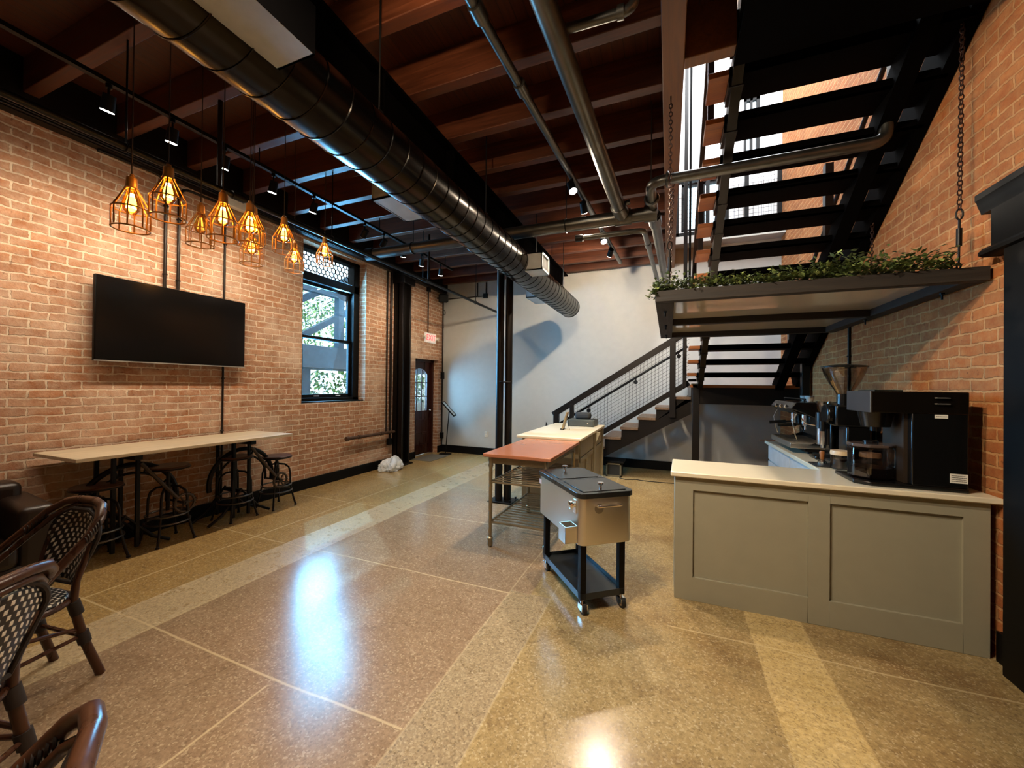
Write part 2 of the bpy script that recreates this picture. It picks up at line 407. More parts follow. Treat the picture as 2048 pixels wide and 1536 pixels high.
ca.prism([(XR, 2.325), (1.70, 2.325), (1.682, 2.335), (1.682, 2.355), (1.70, 2.375), (XR, 2.38)], 'y', 1.0, 3.14)
ca.box(1.70, XR, 1.0, 3.073, 2.375, 2.60)
ca.prism([(XR, 2.58), (1.70, 2.58), (1.695, 2.60), (1.685, 2.625), (1.68, 2.65), (1.672, 2.66), (1.672, 2.695), (XR, 2.71)], 'y', 1.0, 3.15)
struct(ca.build('trim_2', BLACK))

# window in the left wall
wm = MB(); xa, xb = XL-.30, XL-.15
zs, zt = WZ0+.10, 3.20
for q in ((WY0, WY0+.13, WZ0, WZ1), (WY1-.13, WY1, WZ0, WZ1), (WY0, WY1, WZ0, WZ0+.07), (WY0, WY1, WZ1-.06, WZ1), (WY0, WY1, zt-.07, zt+.06)):
    wm.box(xa, xb, q[0], q[1], q[2], q[3])
w1 = struct(wm.build('window_1', BLACK, bevel=.006))
MB().box(xb, XL-.03, WY0, WY1, WZ0-.005, WZ0+.02).build('sill', BLACK, w1)
for nm, za, zb, xo in (('lower_sash', WZ0+.07, 2.30, .05), ('upper_sash', 2.25, zt-.07, .02)):
    m = MB(); y0, y1 = WY0+.13, WY1-.13
    for q in ((y0, y0+.055, za, zb), (y1-.055, y1, za, zb), (y0, y1, za, za+.055), (y0, y1, zb-.045, zb)): m.box(xa+xo, xa+xo+.045, q[0], q[1], q[2], q[3])
    sa = m.build(nm, BLACK, w1, bevel=.004); MB().box(xa+xo+.02, xa+xo+.026, y0+.05, y1-.05, za+.05, zb-.04).build('pane', GLASS, sa)
for yy in (4.55, 4.98): MB().box(xa+.095, xa+.11, yy-.05, yy+.05, WZ0+.09, WZ0+.105).build('sash_lift', CHROME, w1)
def hexglass():
    g = NG('leaded_hexagon_glass'); s = g.xyz(g.obj())
    m = MB(); R = .062
    return m
lead = MB(); R = .047; hy = R*math.sqrt(3)
for i in range(-1, 14):
    for j in range(-1, 7):
        cy = WY0+.14+i*hy+(hy/2 if j % 2 else 0); cz = zt+.09+j*R*1.5
        P = [(xa+.05, cy+R*math.cos(math.radians(30+60*k)), cz+R*math.sin(math.radians(30+60*k))) for k in range(6)]
        for k in (0, 1, 2):
            a, b = P[k], P[k+1]
            if all(WY0+.13 < q[1] < WY1-.13 and zt+.06 < q[2] < WZ1-.06 for q in (a, b)): lead.cyl(a, b, .008, 5)
for yy in (WY0+.45, WY0+.82): lead.cyl((xa+.05, yy, zt+.06), (xa+.05, yy, WZ1-.06), .005, 6)
lead.build('lead_came', BLACK, w1); MB().box(xa+.047, xa+.053, WY0+.13, WY1-.13, zt+.06, WZ1-.06).build('transom_pane', GLASS, w1)

# door in the left wall
dx = XL-.22
dm = MB()
for q in ((DY0, DY0+.05, 0, DZ1), (DY1-.05, DY1, 0, DZ1), (DY0, DY1, DZ1-.05, DZ1)): dm.box(dx-.06, dx+.10, q[0], q[1], q[2], q[3])
d1 = struct(dm.build('door_1', DOORW))
y0, y1 = DY0+.05, DY1-.05; g0, g1, gz0, gz1 = y0+.10, y1-.13, .98, 1.92
lf = MB().box(dx, dx+.045, y0, g0, .01, DZ1-.05).box(dx, dx+.045, g1, y1, .01, DZ1-.05).box(dx, dx+.045, g0, g1, .01, .22)
lf.box(dx, dx+.045, g0, g1, .78, gz0).box(dx+.008, dx+.03, g0, g1, .22, .78).box(dx, dx+.045, g0, g1, .46, .50)
top = [(g0, DZ1-.05), (g0, gz1-.12)]+[(g0+(g1-g0)*t, gz1-.12+.12*math.sin(PI*t)**.7) for t in [i/12 for i in range(1, 12)]]+[(g1, gz1-.12), (g1, DZ1-.05)]
lf.prism(top, 'x', dx, dx+.045)
for t in (1/3, 2/3): lf.box(dx+.01, dx+.035, g0+(g1-g0)*t-.01, g0+(g1-g0)*t+.01, gz0, gz1-.02)
for t in (1/3, 2/3): lf.box(dx+.01, dx+.035, g0, g1, gz0+(gz1-gz0)*t-.01, gz0+(gz1-gz0)*t+.01)
leaf = lf.build('door_leaf', DOORW, d1, bevel=.004)
MB().box(dx+.02, dx+.024, g0, g1, gz0, gz1).build('pane', GLASS, leaf)
MB().sph((dx+.085, y1-.06, .98), .028).cyl((dx+.04, y1-.06, .98), (dx+.08, y1-.06, .98), .01, 10).build('door_knob', CHROME, leaf)

# ------------------------------------------------------------------ ceiling: joists, beams
jy = [-2.0, -1.43, -.85, -.27, .30, .88, 1.46, 2.03, 2.61, 3.20, 3.80, 4.33, 4.90, 5.45, 6.05, 6.62, 7.20, 7.72]
for i, yy in enumerate(jy):
    n = len(jy)-i
    m = MB().box(XL+.13, -.04, yy-.045, yy+.045, 3.86, CZ)
    tag(m.build('ceiling_joist', JOIST, bevel=.006), 'dark stained timber ceiling joist, %s counted from the white back wall' % ORD[n-1], 'joist', 'timber joists under the ceiling boards')
for i, yy in enumerate([y for y in jy if y < 2.7]):
    pass
m = MB().box(-.06, .085, -1.2, YB, 3.80, CZ)
tag(m.build('header_beam', HEAD, bevel=.006), 'long brown timber header running beside the stair opening', 'beam')
m = MB().box(.085, .40, 2.90, 3.0, 3.80, 4.30)
tag(m.build('header_beam', HEAD, bevel=.006), 'short timber beam end at the top of the stairs, left of the black landing', 'beam')
t = thing('upper_landing', (1.1, 2.4, 3.78), 'black steel landing pan at the very top of the stairs, seen from below', 'landing')
MB().box(.40, XR-.002, 1.9, 3.06, 3.775, 3.80).build('pan', BEAMB, t)
MB().box(.40, XR-.002, 3.02, 3.06, 3.80, 4.05).build('edge_plate', BEAMB, t)
MB().box(.40, XR-.002, 1.9, 1.94, 3.80, 4.05).build('edge_plate', BEAMB, t)
# main steel beam (two channels back to back) and column
bm_ = MB().box(-2.15, -1.95, YF, YB, 3.50, 3.525).box(-2.15, -1.95, YF, YB, 3.832, 3.857).box(-2.06, -2.04, YF, YB, 3.52, 3.84)
for yy in range(-2, 8): bm_.box(-2.145, -1.955, yy+.28, yy+.30, 3.52, 3.835)
tag(bm_.build('steel_beam', BEAMB), 'black steel beam running the length of the ceiling above the duct', 'beam')
c = thing('steel_column', (-2.05, 4.83, 0), 'black steel column of two round tubes in mid room', 'column')
MB().cyl((-2.10, 4.79, .02), (-2.10, 4.79, 3.475), .050, 20).build('tube', STEELD, c)
MB().cyl((-2.00, 4.86, .02), (-2.00, 4.86, 3.475), .050, 20).build('tube', STEELD, c)
MB().box(-2.22, -1.88, 4.70, 4.96, 0, .022).build('base_plate', BLKM, c, bevel=.004)
for a, b in ((-2.19, 4.73), (-1.91, 4.73), (-2.19, 4.93), (-1.91, 4.93)): MB().cyl((a, b, .02), (a, b, .05), .014, 6).build('bolt', BLKM, c)
MB().box(-2.18, -1.92, 4.71, 4.94, 3.47, 3.4985).build('cap_plate', BLKM, c)
MB().ring((-2.05, 4.825, 1.60), .085, .008, n=20).build('strap', BLKM, c)

# ------------------------------------------------------------------ spiral duct
DX, DZ, DR = -1.68, 2.99, .180
d = thing('spiral_duct', (DX, 0, DZ), 'large round spiral duct hanging below the black steel beam', 'duct')
m = MB(); m.cyl((DX, -2.4, DZ), (DX, 6.95, DZ), DR, 48)
m.build('duct_pipe', DUCT, d)
m = MB(); P = []; turns = int((6.95+2.4)/.155)
for i in range(turns*28): a = 2*PI*i/28; P.append((DX+(DR+.001)*math.cos(a), -2.35+.155*i/28, DZ+(DR+.001)*math.sin(a)))
m.tube(P, .004, 5); m.build('spiral_seam', DUCT, d)
MB().lathe((DX, 6.95, DZ), [(DR-.02, -.01), (DR+.004, -.01), (DR+.004, .012), (0, .012)], 40, axis='y').build('end_cap', DUCT, d)
for (s_, ya, yb) in ((1, .62, 1.155), (1, 4.20, 4.47), (-1, 2.22, 2.62), (-1, 5.50, 5.96)):
    x0, x1 = (DX+.08, DX+.34) if s_ > 0 else (DX-.31, DX-.08)
    r = MB().box(x0, x1, ya, yb, 2.872, 2.884).box(x0, x1, ya, yb, 3.06, 3.07).box(x0, x1, ya, ya+.01, 2.872, 3.07).box(x0, x1, yb-.01, yb, 2.872, 3.07).build('supply_register', SHEET, d)
    xf = x1 if s_ > 0 else x0
    if ya < 1:
        MB().box(xf-.004, xf+.002, ya, yb, 2.874, 3.07).build('side_plate', BEAMB, r); continue
    m = MB()
    for q in ((ya, yb, 2.872, 2.892), (ya, yb, 3.05, 3.07), (ya, ya+.02, 2.872, 3.07), (yb-.02, yb, 2.872, 3.07)): m.box(xf-.008, xf+.008, *q)
    for k in range(9): zz = 2.90+k*.0165; m.box(xf-s_*.02-.008, xf-s_*.02+.008, ya+.02, yb-.02, zz, zz+.003)
    m.build('grille', SHEET, r)
for yy in (.4, 1.9, 3.4, 4.95, 6.4):
    m = MB().cyl((DX+.02, yy, DZ+DR+.03), (DX+.02, yy, CZ), .006, 6).box(DX, DX+.04, yy-.015, yy+.015, DZ+DR-.01, DZ+DR+.05); m.build('hanger_rod', BLKM, d)

# ------------------------------------------------------------------ pipes
def elbow(a, b, c_, r, n=6):
    """points for a rounded corner at b"""
    a, b, c_ = Vector(a), Vector(b), Vector(c_); u = (a-b).normalized()*r; v = (c_-b).normalized()*r; out = []
    for i in range(n+1):
        t = i/n; out.append(b+u*(1-t)**2+v*t**2)
    return out
t = thing('drain_pipe', (-.5, 3.0, 3.4), 'thick grey drain pipe running overhead from the camera toward the cross pipe', 'pipe')
MB().cyl((-.61-.06, 1.93-.9, 3.60), (-.455, 4.11, 3.30), .062, 20).build('pipe', GALV, t)
MB().cyl((-.475, 3.92, 3.325), (-.455, 4.05, 3.305), .075, 20).build('coupling', GALV, t)
MB().tube([(-.545, 2.12, 3.545)]+elbow((-.545, 2.12, 3.545), (-.18, 2.13, 3.54), (-.18, 2.13, 4.1), .07)+[(-.18, 2.13, 4.135)], .026, 12).build('branch', GALV, t)
MB().cyl((-.27, 2.127, 3.543), (-.235, 2.128, 3.542), .036, 12).build('fitting', GALV, t)
MB().cyl((-.40, 3.9, 3.33), (-.36, 3.9, 3.34), .022, 10).cyl((-.37, 3.87, 3.33), (-.37, 3.93, 3.33), .012, 8).build('clamp', GALV, t)
t = thing('drain_pipe', (-2, 4.15, 3.3), 'thick grey cross pipe passing behind the duct, capped at its left end', 'pipe')
MB().cyl((-3.72, 4.15, 3.30), (-.16, 4.15, 3.30), .068, 20).build('pipe', GALV, t)
MB().lathe((-3.70, 4.15, 3.30), [(.083, -.09), (.083, .03), (.072, .035)], 20, axis='x').build('end_cap', BLKM, t)
MB().cyl((-.53, 4.15, 3.30), (-.37, 4.15, 3.30), .080, 20).build('coupling', GALV, t)
MB().cyl((-.24, 4.15, 3.30), (-.12, 4.15, 3.30), .084, 20).build('coupling', GALV, t)
for xx in (-3.05, -1.05): MB().cyl((xx, 4.15, 3.36), (xx, 4.15, 3.86), .005, 6).ring((xx, 4.15, 3.30), .072, .006, 'x').build('hanger_rod', BLKM, t)
t = thing('drain_pipe', (-.6, 4.33, 3.18), 'thin grey pipe just below the thick cross pipe', 'pipe')
MB().tube([(-.92, 4.22, 3.17)]+elbow((-.92, 4.22, 3.17), (-.25, 4.28, 3.19), (-.24, 4.6, 3.2), .08)+[(-.12, 7.88, 3.22)], .028, 12).build('pipe', GALV, t)
MB().cyl((-.96, 4.215, 3.17), (-.88, 4.222, 3.17), .037, 12).build('end_cap', BLKM, t)
MB().cyl((-.235, 4.7, 3.20), (-.23, 4.82, 3.2), .038, 12).build('fitting', GALV, t)
t = thing('drain_pipe', (-.1, 5.5, 3.3), 'grey pipe running back from the pipe junction to the white wall', 'pipe')
MB().cyl((-.15, 4.2, 3.30), (-.03, 7.88, 3.30), .050, 18).build('pipe', GALV, t)
MB().cyl((-.15, 4.22, 3.3), (-.143, 4.42, 3.30), .066, 18).build('coupling', GALV, t)
t = thing('drain_pipe', (.7, 3.7, 3.39), 'grey pipe with elbow crossing in front of the stairs to the right brick wall', 'pipe')
MB().tube([(-.155, 4.18, 3.32)]+elbow((-.155, 4.18, 3.32), (-.17, 3.70, 3.39), (0, 3.70, 3.39), .12)+elbow((0, 3.70, 3.39), (1.50, 3.74, 3.41), (1.50, 3.74, 3.6), .09)+[(1.50, 3.74, 3.53)], .045, 18).build('pipe', GALV, t)
MB().ring((-.163, 3.95, 3.354), .056, .016, 'y').build('coupling', GALV, t)
MB().ring((-.02, 3.705, 3.39), .056, .016, 'x').build('coupling', GALV, t)
MB().cyl((-.16, 3.72, 3.43), (-.16, 3.72, 4.14), .006, 6).build('hanger_rod', GALV, t)
t = thing('conduit_pipe', (-.85, 4, 3.6), 'slim ceiling conduit carrying bright lamps, left of the thick drain pipe', 'pipe')
MB().cyl((-1.08, .1, 3.60), (-.75, 6.6, 3.60), .030, 14).build('pipe', GALV, t)
for yy in (1.9, 2.5): MB().cyl((-1.04+.0509*(yy-.9), yy-.05, 3.6), (-1.04+.0509*(yy-.9), yy+.05, 3.6), .042, 14).build('coupling', GALV, t)
t = thing('sprinkler_pipe', (-3.42, 3, 3.13), 'long black sprinkler pipe running along the left side below the track lights', 'pipe')
MB().cyl((-3.42, -2.3, 3.13), (-3.42, YB-.005, 3.13), .024, 14).build('pipe', BLKM, t)
for yy in (2.2, 5.0): MB().cyl((-3.42, yy-.05, 3.13), (-3.42, yy+.05, 3.13), .034, 14).build('coupling', BLKM, t)
for yy in (1.46, 3.2, 4.9, 6.62): MB().cyl((-3.42, yy+.0, 3.15), (-3.42, yy, 3.86), .006, 6).ring((-3.42, yy, 3.13), .03, .005, 'y').build('hanger_rod', BLKM, t)
for yy in (2.05, 5.05): MB().cyl((-3.42, yy, 3.15), (-3.42, yy, 3.85), .018, 10).build('drop', BRONZE, t)

# ------------------------------------------------------------------ track lights
GLOW = emit('spot_lens', (1.0, .93, .80), 60.0)
t = thing('light_track', (-3.75, 3, 3.69), 'black light track under the joists on the left', 'light track')
MB().box(-3.77, -3.73, .3, 6.3, 3.68, 3.71).build('rail', BLACK, t)
for yy in (.88, 2.61, 4.33, 6.05): MB().cyl((-3.75, yy, 3.70), (-3.75, yy, 3.87), .006, 6).build('hanger_rod', BLACK, t)
def spot(base, aim, label, power, color, size=95, lit=True, group='track spotlights', drop=.13):
    base = Vector(base); d_ = (Vector(aim)-base).normalized(); hd = base+Vector((0, 0, -drop))
    s = thing('spotlight', tuple(base), label, 'spotlight', group)
    MB().cyl(base, base+Vector((0, 0, -.03)), .018, 10).cyl(base, hd, .007, 8).build('stem', BLACK, s)
    MB().cyl(hd-d_*.05, hd+d_*.06, .036, 16, .04).build('housing', BLACK, s)
    MB().cyl(hd+d_*.0605, hd+d_*.064, .037, 16).build('lens', GLOW if lit else SHEET, s)
    if lit:
        l = lamp('spotlight_beam', 'SPOT', hd+d_*.08, power, color, hd+d_, spot_size=math.radians(size), spot_blend=.7, shadow_soft_size=.03)
    return s
LP = 29
for i, yy in enumerate((.75, 1.50, 1.89, 2.29, 2.76, 3.25)):
    tz = 1.2 if i % 2 else .8
    spot((-3.75, yy, 3.68), (-4.75, yy+.1, tz), 'black track spotlight above the left brick wall, %s from the camera end' % ORD[i], LP, WARMW, 150)
for i, yy in enumerate((4.05, 4.42)):
    spot((-3.75, yy, 3.68), (-4.9, yy+.3, 2.5), ['unlit black track head turned to the window', 'unlit black track head behind the capped cross pipe'][i], 0, WARMW, lit=False)
for i, yy in enumerate((4.86, 5.33, 5.90)):
    spot((-3.75, yy, 3.68), (-4.6, yy+.9, .9), 'black track spotlight between window and exit sign, %s from the window' % ORD[i], LP*.9, WARMW, 150)
RP = 125
for i, (yy, ax, ay, az) in enumerate(((.55, .9, 1.6, .6), (1.35, 1.3, 2.2, .8), (3.74, .4, 2.6, 0), (4.20, -.9, 7.6, .8), (5.20, .7, 3.2, 0), (5.75, -1.7, 7.9, 2.2))):
    lb = ['black track spotlight nearest the camera on the slim conduit', 'black track spotlight second from the camera on the slim conduit', 'bright spotlight nearest to the thick drain pipe', 'bright spotlight just in front of the cross pipe', 'bright spotlight just behind the cross pipe', 'bright spotlight farthest back on the slim conduit'][i]
    spot((-1.04+.0509*(yy-.9), yy, 3.575), (ax, ay, az), lb, RP*(1.5 if yy < 2 else 1), WARMW, 150, drop=.075)

spot((-1.02, 1.1, 3.575), (-1.45, 2.6, 3.80), 'black track head turned up toward the timber joists beside the steel beam', 46, (1.0, .74, .45), 80, drop=.16)

# ------------------------------------------------------------------ cage pendants
GOLD = plain('copper_wire', '#c08a4c', .35, .5)
BULB = emit('edison_glow', (1.0, .45, .07), 16.0); FILA = emit('filament_glow', (1.0, .75, .35), 60.0); FILD = emit('filament_dim', (1.0, .45, .1), 2.2)
def pendant(loc, cordtop, label, lit=True):
    t = thing('cage_pendant', (0, 0, 0), label, 'pendant lamp', 'cage pendant lamps in a cluster')
    MB().lathe((0, 0, .13), [(0, .075), (.012, .07), (.016, .055), (.024, .05), (.026, .0), (.022, -.012), (0, -.012)], 16).build('socket', GOLD, t)
    MB().cyl((0, 0, .2), (0, 0, cordtop-loc[2]), .0035, 6).build('cord', plain('brown_cord', '#2a1a10', .8), t)
    w = MB(); R = .0825
    for k in range(8):
        a = 2*PI*k/8+.2; ca_, sa_ = math.cos(a), math.sin(a)
        w.tube([(.026*ca_, .026*sa_, .12), (R*ca_, R*sa_, 0.0), (R*ca_, R*sa_, -.11)], .0042, 6)
    w.ring((0, 0, .12), .027, .005, n=16, k=6).ring((0, 0, .0), R, .004, n=28, k=6).ring((0, 0, -.11), R, .0046, n=28, k=6)
    w.build('cage', GOLD, t)
    b = MB().lathe((0, 0, 0), [(.014, .118), (.018, .10), (.034, .06), (.040, .03), (.036, .0), (.022, -.022), (0, -.03)], 18).build('bulb', AMBER, t)
    m = MB()
    for k in range(6):
        a = 2*PI*k/6; m.cyl((.006*math.cos(a), .006*math.sin(a), .09), (.017*math.cos(a), .017*math.sin(a), .005), .0028 if not lit else .006, 6)
    m.build('filament', FILA if lit else FILD, b)
    if lit: MB().lathe((0, 0, 0), [(0, .09), (.018, .065), (.024, .03), (.016, -.005), (0, -.012)], 12).build('glow_core', BULB, b)
    place(t, loc); return t
PD = [((-2.84, 1.24, 2.52), 'lit cage pendant hanging farthest left in the cluster', True),
      ((-2.69, 1.34, 2.60), 'lit cage pendant second from the left, hanging highest near the brick', True),
      ((-3.19, 1.79, 2.66), 'dim cage pendant with only its bare filament showing', True),
      ((-2.66, 1.62, 2.575), 'lit cage pendant overlapped by its neighbour, left one of the pair', True),
      ((-2.76, 1.86, 2.63), 'lit cage pendant overlapping its neighbour, right one of the pair', True),
      ((-3.10, 2.12, 2.77), 'lit cage pendant just above the lowest one of the middle group', True),
      ((-3.34, 2.27, 2.68), 'small lit cage pendant hanging lowest in the middle of the cluster', True),
      ((-3.04, 2.34, 2.77), 'lit cage pendant left of the window, above the lowest far one', True),
      ((-3.55, 2.85, 2.80), 'lit cage pendant hanging low beside the window edge', True),
      ((-3.50, 3.18, 2.96), 'small lit cage pendant in front of the hexagon glass window', True)]
for i, (l, lb, lit) in enumerate(PD): pendant(l, 3.87 if any(abs(l[1]-q) < .045 for q in jy) else 4.145, lb, i != 2)

# ------------------------------------------------------------------ left wall fittings
t = thing('television', (-4.9, 2.53, 2.13), 'large black flat television mounted on the left brick wall', 'television')
M = Matrix.Translation((-4.84, 2.535, 2.13)) @ Matrix.Rotation(math.radians(0), 4, 'Y')
MB().box(-.02, .02, -.675, .675, -.395, .395, 0, M).build('panel', BLACK, t, bevel=.006)
MB().box(.0205, .0225, -.667, .667, -.380, .388, 0, M).build('screen', plain('tv_screen', '#0b0908', .16, vary=.0), t)
MB().box(.002, .024, -.675, .675, -.397, -.386, 0, M).build('bezel', plain('silver_bezel', '#a8a29a', .35, .5), t)
MB().box(-4.95, -4.86, 2.3, 2.77, 1.95, 2.3).build('wall_mount', BLACK, t)
def pipe_run(name, pts, r, label, cat='conduit', mat=BRONZE, boxes=(), straps=(), group=None):
    t = thing(name, pts[0], label, cat, group); MB().tube(pts, r, 10).build('pipe', mat, t)
    for b in boxes: MB().box(b[0]-b[3], b[0]+b[3], b[1]-b[4], b[1]+b[4], b[2]-b[5], b[2]+b[5]).build('junction_box', BLKM, t, bevel=.004)
    for s_ in straps: MB().ring(s_, r+.004, .006, 'z', 14, 6).build('strap', mat, t)
    return t
pipe_run('conduit', [(-4.925, 2.435, 2.45)]+elbow((-4.925, 2.435, 2.45), (-4.925, 2.435, 3.70), (-4.925, 2.2, 3.70), .12)+[(-4.925, 1.9, 3.69)], .014, 'dark conduit above the television, left one of two', straps=[(-4.925, 2.435, 2.68), (-4.925, 2.435, 3.4)])
pipe_run('conduit', [(-4.925, 2.555, 2.45)]+elbow((-4.925, 2.555, 2.45), (-4.925, 2.555, 3.66), (-4.925, 2.9, 3.66), .12)+[(-4.925, 2.96, 3.66)], .014, 'dark conduit above the television, right one of two', straps=[(-4.925, 2.555, 2.64), (-4.925, 2.555, 3.3)])
pipe_run('conduit', [(-4.93, 3.03, .15), (-4.93, 3.03, 3.70)], .011, 'thin dark conduit running down behind the television right edge to the bar table', straps=[(-4.93, 3.03, 1.6), (-4.93, 3.03, .98), (-4.93, 3.03, 3.2)])
t = thing('emergency_light', (-4.93, 3.1, 3.56), 'white emergency light high on the brick wall behind the pendants', 'emergency light')
MB().box(-4.82, -4.75, 2.94, 3.16, 3.61, 3.72).build('housing', plain('white_plastic', '#d6d0c2', .5), t, bevel=.01)
for yy in (2.90, 3.22): MB().cyl((-4.80, yy, 3.64), (-4.73, yy, 3.62), .03, 14, .042).build('lamp_head', plain('white_plastic', '#d6d0c2'), t)
# pilaster with pipes
t = thing('steel_column', (-4.83, 6.26, 0), 'dark steel wall column between the window and the door', 'column')
MB().box(-4.95, -4.73, 6.14, 6.18, .02, 3.69).box(-4.95, -4.73, 6.36, 6.40, .02, 3.69).box(-4.85, -4.82, 6.14, 6.40, .02, 3.69).build('shaft', STEELD, t, bevel=.004)
MB().box(-4.95, -4.68, 6.10, 6.46, 3.50, 3.69).box(-4.95, -4.66, 6.09, 6.48, 3.64, 3.69).build('capital', STEELD, t, bevel=.01)
MB().box(-4.95, -4.68, 6.10, 6.44, 0, .03).build('base_plate', STEELD, t)
pipe_run('conduit', [(-4.92, 5.93, .64), (-4.92, 5.93, 3.69)], .014, 'thin conduit nearest the window beside the wall column', straps=[(-4.92, 5.93, 1.5), (-4.92, 5.93, 2.8)])
pipe_run('conduit', [(-4.915, 6.035, .5), (-4.915, 6.035, 3.69)], .024, 'thicker dark pipe tight against the wall column', boxes=[(-4.915, 6.02, .47, .03, .05, .06)], straps=[(-4.915, 6.035, 1.5), (-4.915, 6.035, 2.8)])
t = thing('wall_pipe', (-4.87, 5.5, .65), 'rusty horizontal capped pipe low on the wall beside the column', 'pipe')
RUST = plain('rusty_iron', '#4a3324', .7, .3, vary=.3)
MB().cyl((-4.87, 4.93, .655), (-4.87, 6.10, .655), .026, 14).build('pipe', RUST, t)
MB().cyl((-4.87, 4.90, .655), (-4.87, 4.96, .655), .035, 14).build('end_cap', RUST, t)
for yy in (5.2, 5.75): MB().cyl((-4.87, yy-.03, .655), (-4.87, yy+.03, .655), .034, 14).cyl((-4.95, yy, .655), (-4.87, yy, .655), .012, 8).build('bracket', RUST, t)
# exit sign
t = thing('exit_sign', (-4.92, 7.36, 2.6), 'lit red and white exit sign with twin lamps above the door', 'exit sign')
WP = plain('white_plastic', '#d6d0c2')
MB().box(-4.95, -4.905, 7.16, 7.56, 2.49, 2.70).build('housing', plain('sign_white', '#e8e0d4', .5, Emission_Color=(1, .9, .85, 1), Emission_Strength=.12), t, bevel=.006)
RED = emit('exit_red', (1.0, .05, .06), 1.6)
def text_obj(txt, size, loc, rot, mat, parent, name='lettering', ext=.001):
    cu = bpy.data.curves.new(name, 'FONT'); cu.body = txt; cu.size = size; cu.extrude = ext; cu.align_x = 'CENTER'; cu.align_y = 'CENTER'
    o = bpy.data.objects.new(name+'_c', cu); me = bpy.data.meshes.new_from_object(o); bpy.data.objects.remove(o)
    Mx = Matrix.LocRotScale(Vector(loc)-world_org(parent), rot.to_quaternion(), None); me.transform(Mx); me.materials.append(mat)
    q = bpy.data.objects.new(name, me); COL.objects.link(q); q.parent = parent; return q
RX = Matrix(((0, 0, 1), (1, 0, 0), (0, 1, 0)))
text_obj('EXIT', .175, (-4.903, 7.36, 2.595), RX, RED, t, ext=.002)
for yy in (7.12, 7.60): MB().cyl((-4.93, yy, 2.60), (-4.87, yy, 2.60), .03, 14, .038).build('lamp_head', WP, t)
pipe_run('conduit', [(-4.93, 7.28, 2.70), (-4.93, 7.28, 3.70)], .012, 'thin conduit dropping to the exit sign', boxes=[(-4.93, 7.28, 3.66, .03, .05, .05)])
pipe_run('conduit', [(-4.92, 7.87, .17), (-4.92, 7.87, 3.55)], .016, 'dark conduit in the corner right of the door', boxes=[(-4.91, 7.86, 1.78, .035, .03, .08), (-4.91, 7.86, .38, .035, .03, .07)], straps=[(-4.92, 7.87, 2.9)])
t = thing('loudspeaker', (-4.8, 7.6, 3.55), 'black loudspeaker high in the far corner above the door', 'loudspeaker')
M = Matrix.Translation((-4.76, 7.62, 3.53)) @ Matrix.Rotation(math.radians(30), 4, 'Z') @ Matrix.Rotation(math.radians(15), 4, 'X')
MB().box(-.10, .10, -.2, .2, -.09, .09, 0, M).build('cabinet', BLACK, t, bevel=.02)
MB().box(.1, .106, -.18, .18, -.075, .075, 0, M).build('grille', plain('speaker_cloth', '#141312', .9), t)
MB().cyl((-4.95, 7.66, 3.55), (-4.8, 7.63, 3.54), .015, 8).build('bracket', BLACK, t)
MB().ring((-4.87, 7.84, 3.25), .05, .006, 'x', 18, 6).build('cable_loop', BLACK, t)
t = pipe_run('conduit', [(-4.85, 7.88, 3.565), (-3.86, 7.88, 3.565)], .012, 'black conduit on the white wall with a box and two risers', boxes=[(-3.82, 7.87, 3.565, .05, .03, .05)])
MB().cyl((-4.03, 7.88, 3.565), (-4.03, 7.88, 3.87), .012, 8).cyl((-3.81, 7.88, 3.6), (-3.81, 7.88, 3.87), .012, 8).build('riser', BRONZE, t)
t = thing('wall_outlet', (-3.78, 7.89, .47), 'white power outlet low on the white back wall', 'outlet')
MB().box(-3.815, -3.745, 7.885, 7.9, .41, .53).build('cover_plate', WP, t, bevel=.003)
for zz in (.445, .495): MB().box(-3.795, -3.765, 7.882, 7.888, zz-.015, zz+.015).build('socket', plain('socket_grey', '#b9b4a8', .5), t, bevel=.002)
# sign stand
t = thing('sign_stand', (-4.66, 7.62, 0), 'black floor sign stand with tilted frame beside the door', 'sign stand')
MB().lathe((-4.66, 7.62, 0), [(.14, 0), (.14, .012), (.03, .022), (.012, .03)], 24).build('base', BLACK, t)
MB().cyl((-4.66, 7.62, .02), (-4.56, 7.60, 1.0), .011, 10).build('pole', BLACK, t)
M = Matrix.Translation((-4.52, 7.52, 1.03)) @ Matrix.Rotation(math.radians(20), 4, 'Z') @ Matrix.Rotation(math.radians(48), 4, 'Y')
f = MB()
for q in ((-.21, .21, -.16, -.13), (-.21, .21, .13, .16), (-.21, -.185, -.16, .16), (.185, .21, -.16, .16)): f.box(q[0], q[1], q[2], q[3], -.01, .012, 0, M)
f.build('frame', BLACK, t)
MB().box(-.19, .19, -.135, .135, -.004, .003, 0, M).build('sign_face', plain('sign_paper', '#cfd4d6', .3), t)
# mat, bag
t = MB().box(-4.92, -4.46, 6.72, 7.46, 0, .012).build('door_mat', plain('grey_mat', '#5d5648', .95, bump=.6, bscale=220), bevel=.004)
tag(t, 'grey door mat on the floor in front of the wooden door', 'mat')
m = MB(); m.sph((0, 0, 0), 1.0, 22); random.seed(3)
for v in m.bm.verts:
    p_ = v.co.copy(); k = 1+.16*math.sin(5*p_.x+3*p_.y)+.12*math.sin(9*p_.y-4*p_.z+1)+.07*math.sin(17*p_.x+11*p_.z)
    v.co = Vector((p_.x*.17*k, p_.y*.24*k, max(-.0, p_.z*.13*k+.075+.05*math.sin(6*p_.y+1)*max(0, p_.z))))
bag = m.build('plastic_bag', plain('white_plastic_film', '#e8eaea', .35, vary=.03, bump=.5, bscale=30, Transmission_Weight=.25))
bag.location = (-4.66, 5.80, 0); tag(bag, 'crumpled white plastic bag on the floor by the wall column', 'bag')

